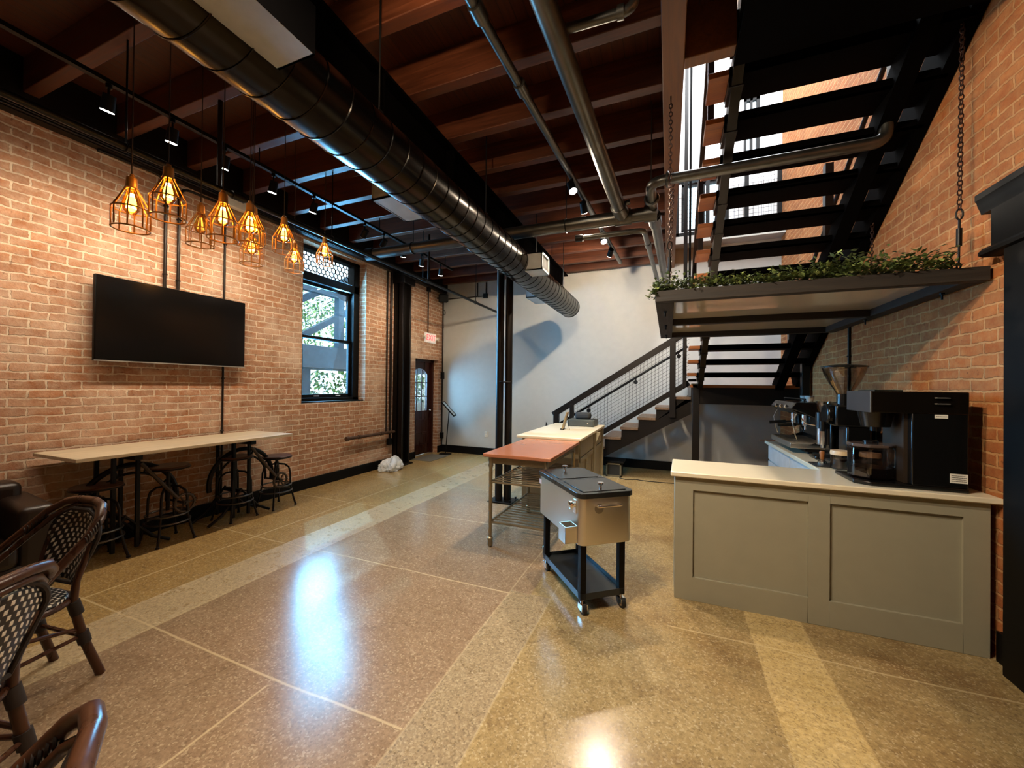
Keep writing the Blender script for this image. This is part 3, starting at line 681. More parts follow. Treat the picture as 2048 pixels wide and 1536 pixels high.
# ------------------------------------------------------------------ bar table and stools
t = thing('bar_table', (-4.55, 2.46, 0), 'long pale plank bar table on iron crank bases along the brick wall', 'bar table')
m = MB().box(-4.90, -4.20, 1.53, 3.39, .915, .945); m.build('tabletop', TABLEW, t, bevel=.004)
for yb in (1.96, 2.98):
    b = MB()
    for xx in (-4.50, -4.78):
        b.box(xx-.014, xx+.014, yb-.10, yb-.07, .04, .90).box(xx-.014, xx+.014, yb+.07, yb+.10, .04, .90)
        b.box(xx-.03, xx+.03, yb-.22, yb+.22, .88, .905)
        b.tube([(xx, yb-.34, .02), (xx, yb-.20, .10), (xx, yb, .34), (xx, yb+.20, .10), (xx, yb+.34, .02)], .016, 8)
    b.box(-4.78, -4.50, yb-.02, yb+.02, .30, .34).box(-4.80, -4.30, yb-.03, yb+.03, .86, .90)
    b.build('crank_base', BLKM, t, bevel=.004)
    w = MB(); w.tube(arc((-4.60, yb+.08, .42), .36, -10, 190, 28, 'x'), .024, 8).tube(arc((-4.60, yb+.08, .42), .28, -10, 190, 28, 'x'), .012, 8)
    for a in (30, 70, 110, 150):
        a = math.radians(a); w.cyl((-4.6, yb+.08+.28*math.cos(a), .42+.28*math.sin(a)), (-4.6, yb+.08+.36*math.cos(a), .42+.36*math.sin(a)), .01, 6)
    w.build('iron_arch', BLKM, t)
    w = MB().ring((-4.42, yb+.42, .36), .085, .012, 'x', 26, 8).cyl((-4.44, yb+.42, .36), (-4.40, yb+.42, .36), .022, 12)
    for k in range(6): a = 2*PI*k/6; w.cyl((-4.42, yb+.42, .36), (-4.42, yb+.42+.08*math.cos(a), .36+.08*math.sin(a)), .007, 6)
    for k in range(24): a = 2*PI*k/24; w.cyl((-4.42, yb+.42+.09*math.cos(a), .36+.09*math.sin(a)), (-4.42, yb+.42+.104*math.cos(a), .36+.104*math.sin(a)), .005, 4)
    w.cyl((-4.70, yb+.42, .36), (-4.38, yb+.42, .36), .011, 8).tube([(-4.42, yb+.36, .42), (-4.45, yb+.22, .62), (-4.48, yb+.10, .80)], .016, 8)
    w.build('gear_wheel', plain('worn_iron', '#4c4138', .5, .7), t)
def make_stool(label, sz):
    s = thing('bar_stool', (0, 0, 0), label, 'bar stool', 'round iron bar stools under the bar table')
    MB().lathe((0, 0, sz), [(0, -.035), (.15, -.035), (.165, -.026), (.168, -.008), (.160, 0), (0, 0)], 28).build('seat', STOOLW, s)
    MB().ring((0, 0, sz-.022), .167, .007, n=28, k=6).build('seat_band', BLKM, s)
    MB().cyl((0, 0, .30), (0, 0, sz-.03), .016, 12).cyl((0, 0, sz-.055), (0, 0, sz-.034), .05, 14).cyl((0, 0, .48), (0, 0, .56), .026, 12).build('screw_post', STEELD, s)
    for k in range(4):
        a = PI/4+k*PI/2; c_, s_ = math.cos(a), math.sin(a)
        P = [(.215*c_, .215*s_, .012), (.19*c_, .19*s_, .10), (.155*c_, .155*s_, .26), (.150*c_, .150*s_, .42), (.135*c_, .135*s_, .485), (.09*c_, .09*s_, .525), (.02*c_, .02*s_, .535)]
        MB().tube(P, .011, 8).cyl((.217*c_, .217*s_, 0), (.214*c_, .214*s_, .016), .016, 10).build('leg', STEELD, s)
    MB().ring((0, 0, .20), .172, .009, n=30, k=8).ring((0, 0, .27), .163, .009, n=30, k=8).build('foot_ring', plain('worn_steel', '#5f5a54', .35, .85), s)
    return s
for (x, y, z, rz, lb) in ((-4.55, 1.79, .655, .0, 'iron bar stool at the near end of the bar table'), (-4.52, 2.29, .735, .0, 'tall iron bar stool second from the near end, right of the near table base'),
                          (-4.60, 2.98, .71, .05, 'iron bar stool set right at the far table base'), (-4.58, 3.47, .64, .0, 'iron bar stool standing free beyond the far end of the bar table')):
    place(make_stool(lb, z), (x, y, 0), rz)

# ------------------------------------------------------------------ leather armchair
t = thing('armchair', (0, 0, 0), 'dark brown leather armchair against the brick wall at the left', 'armchair')
def cushion(x0, x1, y0, y1, z0, z1, nm, bev=.05):
    MB().box(x0, x1, y0, y1, z0, z1).build(nm, LEATHER, t, bevel=bev, seg=4)
cushion(-.36, .36, -.40, .40, .06, .30, 'base', .03); cushion(-.22, .38, -.27, .27, .28, .44, 'seat_cushion', .05); cushion(-.40, -.16, -.38, .38, .10, .78, 'backrest', .05)
for s_ in (-1, 1): cushion(-.36, .36, s_*.35-.09, s_*.35+.09, .08, .68, 'armrest', .045)
for a in (-.3, .3):
    for b in (-.33, .33): MB().cyl((a, b, 0), (a, b, .07), .02, 10, .028).build('leg', BLACK, t)
place(t, (-4.42, .98, 0), math.radians(-6))

# ------------------------------------------------------------------ bistro chairs
def woven():
    g = NG('woven_black_white'); s = g.xyz(g.obj())
    u = g.math('DIVIDE', s[0], .034); w = g.math('DIVIDE', g.math('ADD', s[2], g.math('MULTIPLY', s[1], -1.0)), .019)
    row = g.math('FLOOR', w); u2 = g.math('ADD', u, g.math('MULTIPLY', row, .5))
    fu = g.math('FRACT', u2); fw = g.math('FRACT', w)
    d = g.math('MULTIPLY', g.step(fu, .30, .70, .04), g.step(fw, .17, .83, .05))
    g.set(Base_Color=g.mix(d, lin('#120d0a'), lin('#d9d2c4')), Roughness=.45); g.bump(d, .5, .004); return g.m
WOVEN = woven()
def make_chair(label):
    c = thing('bistro_chair', (0, 0, 0), label, 'chair', 'woven bistro chairs')
    # back panel
    rows, cols = 12, 10; m = MB(); g = []
    for i in range(rows+1):
        t_ = i/rows; z = .50+.345*t_; yb = .19+.085*t_
        hw = .115+.065*min(1, t_*1.6) if t_ < .62 else .18*math.sqrt(max(0, 1-((t_-.62)/.40)**2))
        g.append([m.bm.verts.new((hw*(2*j/cols-1), yb+.045*(1-(2*j/cols-1)**2)*.8, z)) for j in range(cols+1)])
    for i in range(rows):
        for j in range(cols): m.face([g[i][j], g[i][j+1], g[i+1][j+1], g[i+1][j]])
    o = m.build('back_panel', WOVEN, c); so = o.modifiers.new('solid', 'SOLIDIFY'); so.thickness = .012
    # panel rim
    P = []
    for i in range(rows+1): q = g and None
    def edge(sgn, t_):
        z = .50+.345*t_; yb = .19+.085*t_
        hw = .115+.065*min(1, t_*1.6) if t_ < .62 else .18*math.sqrt(max(0, 1-((t_-.62)/.40)**2))
        return (sgn*(hw+.008), yb+.004, z)
    P = [edge(-1, i/14) for i in range(15)]+[edge(1, 1-i/14) for i in range(15)]
    MB().tube(P, .011, 8, True).build('panel_rim', BLACK if False else plain('dark_binding', '#1a0f0a', .6), c)
    # arm-and-back loops
    def loop(dx, dz, r):
        L = [(.235, -.18, .40), (.250, -.08, .50), (.252, .06, .64), (.238, .18, .75), (.205, .25, .83), (.14, .29, .875), (.06, .305, .89)]
        pts = [(x+dx if x > .1 else x, y, z+dz) for x, y, z in L]; sm = []
        for i in range(len(pts)-1):
            for q in (0, .5): sm.append(Vector(pts[i]).lerp(Vector(pts[i+1]), q))
        sm.append(Vector(pts[-1])); allp = sm+[Vector((-p_.x, p_.y, p_.z)) for p_ in sm[::-1]]
        return MB().tube(allp, r, 10)
    loop(0, 0, .020).build('arm_loop', RATTAN, c)
    loop(-.030, -.030, .013).build('inner_loop', RATTAN, c)
    # legs
    for s_ in (-1, 1):
        MB().tube([(s_*.185, .27, 0), (s_*.172, .205, .22), (s_*.165, .165, .42), (s_*.150, .185, .52), (s_*.165, .235, .70)], [.020, .020, .019, .016, .012], 10).build('rear_leg', RATTAN, c)
        MB().tube([(s_*.215, -.225, 0), (s_*.205, -.19, .22), (s_*.20, -.165, .43)], .020, 10).build('front_leg', RATTAN, c)
        BND = plain('dark_binding', '#1a0f0a')
        for (p0, p1) in (((s_*.168, .182, .36), (s_*.165, .165, .43)), ((s_*.203, -.18, .36), (s_*.20, -.165, .44)), ((s_*.174, .21, .20), (s_*.171, .198, .26)), ((s_*.206, -.195, .2), (s_*.204, -.188, .26))): MB().cyl(p0, p1, .026, 12).build('binding', BND, c)
        b = MB(); P = []
        for k in range(7*12): a = 2*PI*k/12; q = k/12; P.append((s_*(.240-.0042*q)+.0225*math.cos(a), .165+.011*q, .735+.0115*q+.0225*math.sin(a)))
        b.tube(P, .004, 5); b.build('cord_wrap', BND, c)
    # seat
    m = MB(); P = []
    for k in range(28):
        a = 2*PI*k/28; P.append((.205*math.copysign(abs(math.cos(a))**.8, math.cos(a)), .20*math.copysign(abs(math.sin(a))**.8, math.sin(a))-.005))
    m.prism(P, 'z', .435, .460); m.build('seat', WOVEN, c, bevel=.008)
    MB().tube([(x*1.03, y*1.03, .435) for x, y in P], .014, 8, True).build('seat_rim', RATTAN, c)
    b = MB()
    for (p0, p1) in (((-.206, -.19, .23), (.206, -.19, .23)), ((-.172, .205, .23), (.172, .205, .23)), ((.206, -.19, .24), (.172, .205, .24)), ((-.206, -.19, .24), (-.172, .205, .24)), ((.2, -.17, .38), (.168, .18, .28)), ((-.2, -.17, .38), (-.168, .18, .28))): b.cyl(p0, p1, .010, 8)
    b.build('stretcher', RATTAN, c)
    return c
ch = make_chair('woven bistro chair farthest from the camera, fully showing its back and legs')
place(ch, (-2.93, .83, 0), math.radians(7))
dup(ch, (-2.26, .42, 0), math.radians(-58), 'woven bistro chair in the middle, half cut by the left picture edge')
dup(ch, (-1.10, .10, 0), math.radians(-30), 'woven bistro chair nearest the camera, only its rounded top showing')

# ------------------------------------------------------------------ wire shelf table (copper top)
t = thing('kitchen_cart', (-1.31, 4.0, 0), 'copper topped pewter table with two slatted wire shelves', 'table')
MB().box(-1.64, -.97, 3.36, 4.585, .866, .900).build('tabletop', COPPER, t, bevel=.006)
lx, ly = (-1.585, -1.03), (3.425, 4.52)
MB().box(lx[0], lx[1], ly[0]-.012, ly[0]+.012, .80, .866).box(lx[0], lx[1], ly[1]-.012, ly[1]+.012, .80, .866).box(lx[0]-.012, lx[0]+.012, ly[0], ly[1], .80, .866).box(lx[1]-.012, lx[1]+.012, ly[0], ly[1], .80, .866).build('apron', NICKEL, t)
for a in lx:
    for b in ly:
        MB().lathe((a, b, 0), [(.012, 0), (.024, .010), (.027, .035), (.022, .055), (.027, .068), (.027, .085), (.018, .095), (.018, .76), (.024, .77), (.024, .79), (.019, .80), (.023, .83), (.023, .866)], 16).build('leg', NICKEL, t)
for zz, rs in ((.62, 15), (.235, 15)):
    sh = MB()
    for q in (ly[0], ly[1]): sh.cyl((lx[0], q, zz), (lx[1], q, zz), .011, 8)
    for q in lx: sh.cyl((q, ly[0], zz), (q, ly[1], zz), .011, 8)
    for k in range(1, rs): yy = ly[0]+(ly[1]-ly[0])*k/rs; sh.cyl((lx[0], yy, zz+.004), (lx[1], yy, zz+.004), .0065, 8)
    sh.build('slatted_shelf', NICKEL, t)

# ------------------------------------------------------------------ island cabinet
t = thing('island_cabinet', (-1.36, 5.5, 0), 'greige island cabinet under a pale worktop behind the copper table', 'cabinet')
ix0, ix1, iy0, iy1 = -1.72, -1.00, 4.66, 6.42
MB().box(ix0, ix1, iy0, iy1-.06, .0, .895).build('body', ISLAND, t)
def shaker(mb, x, y0, y1, z0, z1, s=1, fr=.055, d=.018):
    mb.box(x, x+s*d, y0, y0+fr, z0, z1).box(x, x+s*d, y1-fr, y1, z0, z1).box(x, x+s*d, y0+fr, y1-fr, z1-fr, z1).box(x, x+s*d, y0+fr, y1-fr, z0, z0+fr)
    return mb
MB().box(ix1, ix1+.018, 4.70, 5.56, .69, .88).build('drawer', ISLAND, t, bevel=.003)
for y0, y1 in ((4.70, 5.12), (5.14, 5.56), (5.78, 6.30)):
    m = MB(); shaker(m, ix1, y0, y1, .12, .67); m.build('door', ISLAND, t, bevel=.003)
MB().box(ix1, ix1+.018, 5.78, 6.30, .69, .88).build('drawer', ISLAND, t, bevel=.003)
MB().box(ix1, ix1+.03, 5.60, 5.74, 0, .895).box(ix1, ix1+.03, 6.32, 6.42, 0, .895).build('pilaster', ISLAND, t, bevel=.004)
MB().prism([(ix1+.03, .895), (ix1+.10, .895), (ix1+.03, .72)], 'y', 5.65, 5.69).build('corbel', ISLAND, t)
MB().prism([(6.36, .0), (6.36, .13), (6.27, .0)], 'x', ix1+.005, ix1+.035).build('corner_foot', plain('cream_trim', '#d8cdb4', .4), t)
tag(MB().box(-1.78, -.955, 4.60, 6.45, .8965, .93).build('worktop', QUARTZ, bevel=.006), 'pale cream worktop on the island cabinet', 'worktop')
# card reader frame on easel
t = thing('menu_frame', (-1.40, 5.47, .93), 'small wooden menu frame on a thin easel on the island worktop', 'frame')
M = Matrix.Translation((-1.41, 5.50, .932)) @ Matrix.Rotation(math.radians(96), 4, 'Z') @ Matrix.Rotation(math.radians(15), 4, 'X')
MB().box(-.10, .10, -.010, .010, .012, .26, 0, M).build('frame', plain('gilt_wood', '#8d7750', .4), t, bevel=.003)
MB().box(-.085, .085, .010, .012, .025, .245, 0, M).build('menu_card', plain('cream_card', '#d8ccb0', .5), t)
MB().cyl(M @ Vector((0, -.012, .20)), (-1.305, 5.47, .933), .004, 8).build('easel_leg', BLKM, t)
MB().bar(M @ Vector((-.08, .005, .008)), M @ Vector((.08, .005, .008)), .05, .008).build('foot_ledge', BLKM, t)
# cash drawer with device
t = thing('cash_drawer', (-1.25, 6.3, .93), 'grey cash drawer on the far end of the island worktop', 'cash drawer')
DG = plain('slate_grey_metal', '#4b4d49', .45, .2)
MB().box(-1.47, -1.055, 6.02, 6.40, .932, 1.035).build('case', DG, t, bevel=.006)
MB().box(-1.455, -1.07, 6.012, 6.02, .94, 1.02).build('drawer_front', DG, t, bevel=.003)
MB().cyl((-1.15, 6.005, .98), (-1.15, 6.012, .98), .012, 12).build('lock', CHROME, t)
t = thing('card_terminal', (-1.25, 6.2, 1.036), 'dark fabric pouch lying on top of the grey cash drawer', 'pouch')
MB().box(-1.38, -1.14, 6.12, 6.30, 1.0365, 1.14).build('body', plain('charcoal_fabric', '#2d2f30', .85), t, bevel=.035, seg=3)
MB().box(-1.16, -1.02+.03-.07, 6.14, 6.24, 1.0365, 1.046).build('flap', plain('charcoal_fabric', '#2d2f30'), t, bevel=.003)
# heater box below stairs
t = thing('floor_heater', (-.86, 6.98, 0), 'small dark metal box with open frame on the floor below the stairs', 'box')
MB().box(-1.0, -.74, 6.93, 7.2, 0.02, .235).build('body', plain('charcoal_metal', '#26241f', .5, .3), t, bevel=.008)
f = MB()
for q in ((-1.0, -.74, .0, .03), (-1.0, -.74, .21, .24), (-1.0, -.975, 0, .24), (-.765, -.74, 0, .24)): f.box(q[0], q[1], 6.915, 6.94, q[2], q[3])
f.build('front_frame', plain('worn_tan_metal', '#6b6048', .5, .4), t)
MB().box(-1.02, -.70, 6.9, 7.25, .24, .27).build('lid', BLACK, t, bevel=.004)
tag(MB().tube([(-.76, 6.86, .006), (-.66, 6.78, .006), (-.5, 6.85, .006), (-.3, 6.80, .006), (.1, 6.83, .006), (.3, 6.86, .006)], .006, 6).build('power_cord', BLACK), 'thin black power cord along the floor below the stairs', 'cord')

# ------------------------------------------------------------------ patio cooler
t = thing('cooler_cart', (0, 0, 0), 'stainless steel cooler cart on black legs with casters', 'cooler')
Lh, Wh = .39, .20
def rrect(hx, hy, r, n=5):
    P = []
    for cx_, cy_, a0 in ((hx-r, hy-r, 0), (-hx+r, hy-r, 90), (-hx+r, -hy+r, 180), (hx-r, -hy+r, 270)):
        for i in range(n+1): a = math.radians(a0+90*i/n); P.append((cx_+r*math.cos(a), cy_+r*math.sin(a)))
    return P
MB().prism(rrect(Lh, Wh, .045), 'z', .475, .80).build('tank', STAIN, t, bevel=.004)
LIDM = plain('black_lid', '#1a1b1a', .25)
for s_ in (-1, 1):
    m = MB(); x0, x1 = (.003, Lh+.012) if s_ > 0 else (-Lh-.012, -.003)
    P = [q for q in rrect(Lh+.012, Wh+.012, .05)]; P = [((max(q[0], .003) if s_ > 0 else min(q[0], -.003)), q[1]) for q in P]
    seen = []; [seen.append(q) for q in P if q not in seen]
    m.prism(seen, 'z', .793, .828)
    ld = m.build('lid', LIDM, t, bevel=.008)
    MB().box(min(s_*.03, s_*.36), max(s_*.03, s_*.36), -.165, .165, .828, .833).build('lid_panel', LIDM, ld, bevel=.003)
    MB().lathe((s_*.30, 0, .832), [(.010, 0), (.008, .018), (.016, .026), (.024, .034), (.022, .042), (0, .045)], 16).build('knob', CHROME, ld)
for a in (-1, 1):
    for b in (-1, 1):
        x, y = a*.325, b*.15
        MB().box(x-.022, x+.022, y-.022, y+.022, .09, .48).build('leg', BLACK, t, bevel=.003)
        cs = MB().cyl((x, y, .062), (x, y, .09), .012, 10).box(x-.015, x+.045, y-.022, y-.016, .025, .07).box(x-.015, x+.045, y+.016, y+.022, .025, .07).box(x-.015, x+.03, y-.022, y+.022, .062, .07).build('caster', CHROME, t, bevel=.002)
        MB().cyl((x+.022, y-.013, .034), (x+.022, y+.013, .034), .034, 18).build('wheel', plain('black_rubber', '#141312', .6), cs)
tr_ = MB().box(-.345, .345, -.17, .17, .100, .108)
for q in ((-.345, .345, -.172, -.166), (-.345, .345, .166, .172), (-.347, -.341, -.17, .17), (.341, .347, -.17, .17)): tr_.box(q[0], q[1], q[2], q[3], .09, .135)
tr_.build('lower_shelf', plain('slate_tray', '#23282b', .3, .2), t)
for s_ in (-1, 1): MB().cyl((s_*(Lh+.035), -.09, .745), (s_*(Lh+.035), .09, .745), .010, 12).cyl((s_*Lh, -.085, .745), (s_*(Lh+.035), -.085, .745), .007, 8).cyl((s_*Lh, .085, .745), (s_*(Lh+.035), .085, .745), .007, 8).build('end_handle', CHROME, t)
# opener and cap box on the long left side (+y side when turned)
MB().box(.29, .33, -Wh, -Wh-.006, .68, .77).cyl((.31, -Wh, .735), (.31, -Wh-.035, .735), .017, 12).lathe((.31, -Wh-.03, .735), [(.03, 0), (.028, -.012), (.012, -.016)], 14, axis='y').build('bottle_opener', CHROME, t)
bx = MB()
for q in ((.24, .35, -Wh-.085, -Wh-.09), (.24, .245, -Wh, -Wh-.09), (.345, .35, -Wh, -Wh-.09), (.24, .35, -Wh, -Wh-.004)): bx.box(q[0], q[1], q[2], q[3], .49, .60)
bx.box(.24, .35, -Wh, -Wh-.09, .488, .492); bx.build('cap_catcher', STAIN, t)
MB().box(-.375, -.33, -Wh, -Wh-.002, .72, .76).build('sticker', plain('white_sticker', '#cfc4cc', .4), t)
MB().cyl((Lh, -.06, .72), (Lh+.002, -.06, .72), .034, 18).build('drain_mark', plain('dull_steel', '#9c9486', .4, .9), t)
place(t, (-.625, 3.02, 0), math.radians(128.5-180))

# ------------------------------------------------------------------ service counter
t = thing('service_counter', (.9, 3.4, 0), 'greige panelled service counter front facing the room', 'counter')
MB().box(.05, 1.735, 3.150, 3.60, 0, .893).build('body', GREIGE, t)
f = MB(); X = [(.05, .17), (.865, .98), (1.62, 1.735)]
for a, b in X: f.box(a, b, 3.130, 3.152, 0, .893)
for a, b in ((.17, .865), (.98, 1.62)):
    f.box(a, b, 3.130, 3.152, 0, .17).box(a, b, 3.130, 3.152, .80, .893)
f.build('panel_frame', GREIGE, t, bevel=.002)
tag(MB().prism([(.02, 3.095), (1.775, 3.095), (1.775, 3.645), (.037, 3.645)], 'z', .895, .932).build('countertop', QUARTZ, bevel=.008), 'cream stone countertop on the greige service counter', 'countertop')
t = thing('back_counter', (1.4, 4.5, 0), 'pale cabinet run along the right brick wall under the coffee machines', 'cabinet')
MB().box(1.12, 1.775, 3.66, 5.44, .0, .893).build('body', plain('light_grey_paint', '#b9bcbc', .5), t)
for y0, y1 in ((3.68, 4.54), (4.56, 5.42)): MB().box(1.102, 1.12, y0, y1, .72, .885).build('drawer', plain('light_grey_paint', '#b9bcbc'), t, bevel=.003)
for y0, y1 in ((3.68, 4.10), (4.12, 4.54), (4.56, 4.98), (5.0, 5.42)): MB().box(1.102, 1.12, y0, y1, .10, .70).build('door', plain('light_grey_paint', '#b9bcbc'), t, bevel=.003)
tag(MB().box(1.075, 1.775, 3.648, 5.48, .895, .932).build('countertop', QUARTZ, bevel=.006), 'cream stone worktop below the espresso machine along the brick wall', 'countertop')

# ------------------------------------------------------------------ coffee equipment
CT = .9325
EB = plain('gloss_black', '#0b0b0b', .22)
t = thing('espresso_machine', (1.4, 4.95, CT), 'black and chrome espresso machine on the back worktop', 'espresso machine')
ey0, ey1 = 4.42, 5.20
body = [(1.17, 1.02), (1.72, 1.02), (1.72, 1.40), (1.16, 1.42), (1.10, 1.36), (1.14, 1.30), (1.30, 1.27), (1.36, 1.10), (1.17, 1.08)]
MB().prism([(1.38, 1.02), (1.72, 1.02), (1.72, 1.40), (1.38, 1.42)], 'y', ey0, ey1).build('body', EB, t, bevel=.01)
for yy in (ey0, ey1-.03): MB().prism([(1.22, 1.02), (1.72, 1.02), (1.72, 1.41), (1.12, 1.42), (1.08, 1.36), (1.30, 1.26), (1.38, 1.08)], 'y', yy, yy+.03).build('side_panel', EB, t, bevel=.006)
MB().prism([(1.12, 1.42), (1.08, 1.36), (1.14, 1.31), (1.40, 1.27), (1.40, 1.42)], 'y', ey0+.03, ey1-.03).build('group_housing', EB, t, bevel=.006)
MB().box(1.08, 1.40, ey0+.02, ey1-.02, .985, 1.035).build('drip_tray', STAIN, t, bevel=.004)
g = MB()
for k in range(16): yy = ey0+.05+k*(ey1-ey0-.1)/15; g.cyl((1.09, yy, 1.038), (1.39, yy, 1.038), .003, 5)
g.build('tray_grate', CHROME, t)
MB().box(1.20, 1.70, ey0+.03, ey1-.03, .955, 1.02).build('base', BLACK, t)
for a in (1.25, 1.65):
    for b in (ey0+.07, ey1-.07): MB().cyl((a, b, CT), (a, b, .957), .02, 12).build('foot', BLACK, t)
for yy in (4.62, 4.98):
    gh = MB().cyl((1.25, yy, 1.22), (1.25, yy, 1.30), .034, 18).cyl((1.25, yy, 1.19), (1.25, yy, 1.225), .038, 18).build('group_head', CHROME, t)
    MB().cyl((1.25, yy, 1.205), (1.06, yy, 1.19), .012, 10).cyl((1.17, yy, 1.20), (1.02, yy, 1.185), .017, 12).build('portafilter', EB, gh)
    MB().cyl((1.25, yy, 1.15), (1.25, yy, 1.19), .014, 10).build('spout', CHROME, gh)
for yy in (4.45, 5.16): MB().tube([(1.13, yy, 1.31), (1.10, yy, 1.24), (1.12, yy, 1.12), (1.14, yy, 1.06)], .006, 8).build('steam_wand', CHROME, t)
MB().tube([(1.16, ey0-.004, 1.27), (1.20, ey0-.004, 1.22), (1.33, ey0-.004, 1.20), (1.36, ey0-.004, 1.06), (1.28, ey0-.004, 1.045)], .006, 8).build('trim_rail', CHROME, t)
for yy in (4.62, 4.80, 4.98): MB().cyl((1.075, yy, 1.375), (1.10, yy, 1.365), .018, 14).build('dial', CHROME, t)
r = MB().cyl((1.2, ey0+.03, 1.45), (1.2, ey1-.03, 1.45), .006, 8).cyl((1.68, ey0+.03, 1.45), (1.68, ey1-.03, 1.45), .006, 8)
for a in (1.2, 1.68):
    for b in (ey0+.06, ey1-.06): r.cyl((a, b, 1.40), (a, b, 1.45), .005, 6)
r.build('cup_rail', BLKM, t)
for k, (a, b) in enumerate(((1.33, 4.80), (1.33, 4.95))):
    u = MB().lathe((a, b, 1.421), [(.022, 0), (.036, .02), (.042, .055), (.039, .055), (.033, .022), (0, .006)], 18).build('espresso_cup', plain('white_china', '#e6e2da', .2)); tag(u, ['small white cup on top of the espresso machine, nearer one', 'small white cup on top of the espresso machine, farther one'][k], 'cup', 'cups on the espresso machine')
t = thing('coffee_grinder', (1.31, 3.93, CT), 'tall black coffee grinder with large clear funnel hopper', 'coffee grinder')
gx, gy = 1.325, 3.95
MB().box(gx-.10, gx+.16, gy-.10, gy+.10, CT, .97).build('base', EB, t, bevel=.01)
MB().box(gx-.01, gx+.15, gy-.085, gy+.085, .97, 1.27).build('column', EB, t, bevel=.015)
MB().box(gx-.085, gx+.17, gy-.10, gy+.10, 1.25, 1.42).cyl((gx-.13, gy, 1.345), (gx-.08, gy, 1.345), .085, 28).build('grind_head', EB, t, bevel=.012)
MB().cyl((gx, gy, 1.415), (gx, gy, 1.51), .048, 24).build('hopper_neck', EB, t)
MB().lathe((gx, gy, 0), [(.045, 1.50), (.062, 1.535), (.10, 1.60), (.135, 1.68), (.148, 1.73), (.145, 1.73), (.131, 1.68), (.096, 1.60), (.058, 1.537), (.040, 1.50)], 32).build('hopper', CLEAR, t)
MB().lathe((gx, gy, 0), [(.151, 1.722), (.153, 1.735), (.10, 1.745), (0, 1.746)], 32).build('hopper_lid', EB, t)
MB().cyl((gx-.14, gy, 1.20), (gx-.14, gy, 1.28), .02, 14).build('spout', EB, t)
t = thing('coffee_grinder', (1.22, 4.2, CT), 'smaller black coffee grinder with chrome cylinder beside the espresso machine', 'coffee grinder')
sx, sy = 1.30, 4.22
MB().box(sx-.11, sx+.13, sy-.085, sy+.085, CT, .965).build('base', EB, t, bevel=.01)
MB().box(sx, sx+.12, sy-.07, sy+.07, .96, 1.30).build('column', EB, t, bevel=.012)
MB().cyl((sx-.03, sy, 1.06), (sx-.03, sy, 1.20), .048, 24).build('chrome_chamber', CHROME, t)
MB().cyl((sx-.03, sy, 1.20), (sx-.03, sy, 1.34), .056, 24).build('motor_head', EB, t)
MB().cyl((sx-.03, sy, 1.03), (sx-.03, sy, 1.065), .02, 14).build('spout', CHROME, t)
MB().lathe((sx-.03, sy, 0), [(.036, 1.34), (.056, 1.44), (.053, 1.44), (.033, 1.345)], 20).build('hopper', CLEAR, t)
# brewer
t = thing('coffee_brewer', (1.45, 3.35, CT), 'big black coffee brewer on the right end of the service counter', 'coffee brewer')
by0, by1 = 3.16, 3.52
MB().prism([(1.13, by0+.06), (1.20, by0), (1.66, by0), (1.66, by1), (1.13, by1)], 'z', CT, .958).build('base', EB, t, bevel=.005)
MB().box(1.40, 1.66, by0+.005, by1, .958, 1.41).build('body', EB, t, bevel=.006)
MB().box(1.20, 1.66, by0, by1, 1.40, 1.535).build('head', plain('satin_black_steel', '#1f1a15', .22, .7), t, bevel=.006)
MB().box(1.197, 1.2, by0, by1, 1.40, 1.535).build('control_panel', plain('panel_grey', '#2c2a2c', .35), t)
MB().box(1.195, 1.205, by0-.002, by0+.004, 1.40, 1.535).build('edge_strip', CHROME, t)
MB().cyl((1.29, by0+.18, 1.30), (1.29, by0+.18, 1.40), .075, 26, .095).build('brew_funnel', EB, t)
MB().cyl((1.29, by0+.18, 1.27), (1.29, by0+.18, 1.30), .03, 16).build('funnel_tip', EB, t)
MB().box(1.38, 1.402, by0+.05, by1-.05, .96, 1.40).build('splash_panel', plain('brown_panel', '#2a221b', .4), t)
for zz in (1.462, 1.498): MB().tube([(1.505, by0-.002, zz), (1.51, by0-.012, zz), (1.565, by0-.012, zz), (1.57, by0-.002, zz)], .0055, 8).build('handle', CHROME, t)
MB().box(1.24, 1.38, by0+.06, by1-.06, 1.5355, 1.545).build('top_plate', EB, t)
LABEL = plain('label_white', '#d9d6cd', .5, vary=.02)
for (a, b, c_, d_) in ((1.505, 1.565, 1.375, 1.397), (1.575, 1.655, .99, 1.045)):
    lbm = MB().box(a, b, by0+.002, by0+.0045, c_, d_).build('label', LABEL, t); ink = plain('label_ink', '#4a463f', .6)
    m = MB(); rows = 1 if d_-c_ < .03 else 4
    for k in range(rows):
        zz = d_-(k+1)*(d_-c_)/(rows+1); x_ = a+.006; random.seed(k+int(a*99))
        while x_ < b-.012:
            w_ = random.uniform(.003, .009); m.box(x_, x_+w_, by0+.001, by0+.002, zz-.0016, zz+.0016); x_ += w_+.002
    m.build('print', ink, lbm)
t = thing('coffee_server', (1.26, 3.34, .958), 'clear smoky octagonal canister under the black coffee brewer', 'canister')
cx_, cy_ = 1.265, by0+.18
def octa(r, a0=22.5): return [(cx_+r*math.cos(math.radians(a0+45*k)), cy_+r*math.sin(math.radians(a0+45*k))) for k in range(8)]
m = MB().prism(octa(.122), 'z', .960, 1.165); m.build('canister', SMOKE, t, bevel=.012)
MB().prism(octa(.126), 'z', 1.165, 1.185).build('rim', plain('smoky_rim', '#4a3f3a', .2), t, bevel=.005)
MB().cyl((cx_, cy_, 1.185), (cx_, cy_, 1.205), .04, 20).build('lid', EB, t)
MB().prism(octa(.108), 'z', .963, 1.03).build('contents', plain('dark_coffee', '#1c110c', .3), t)
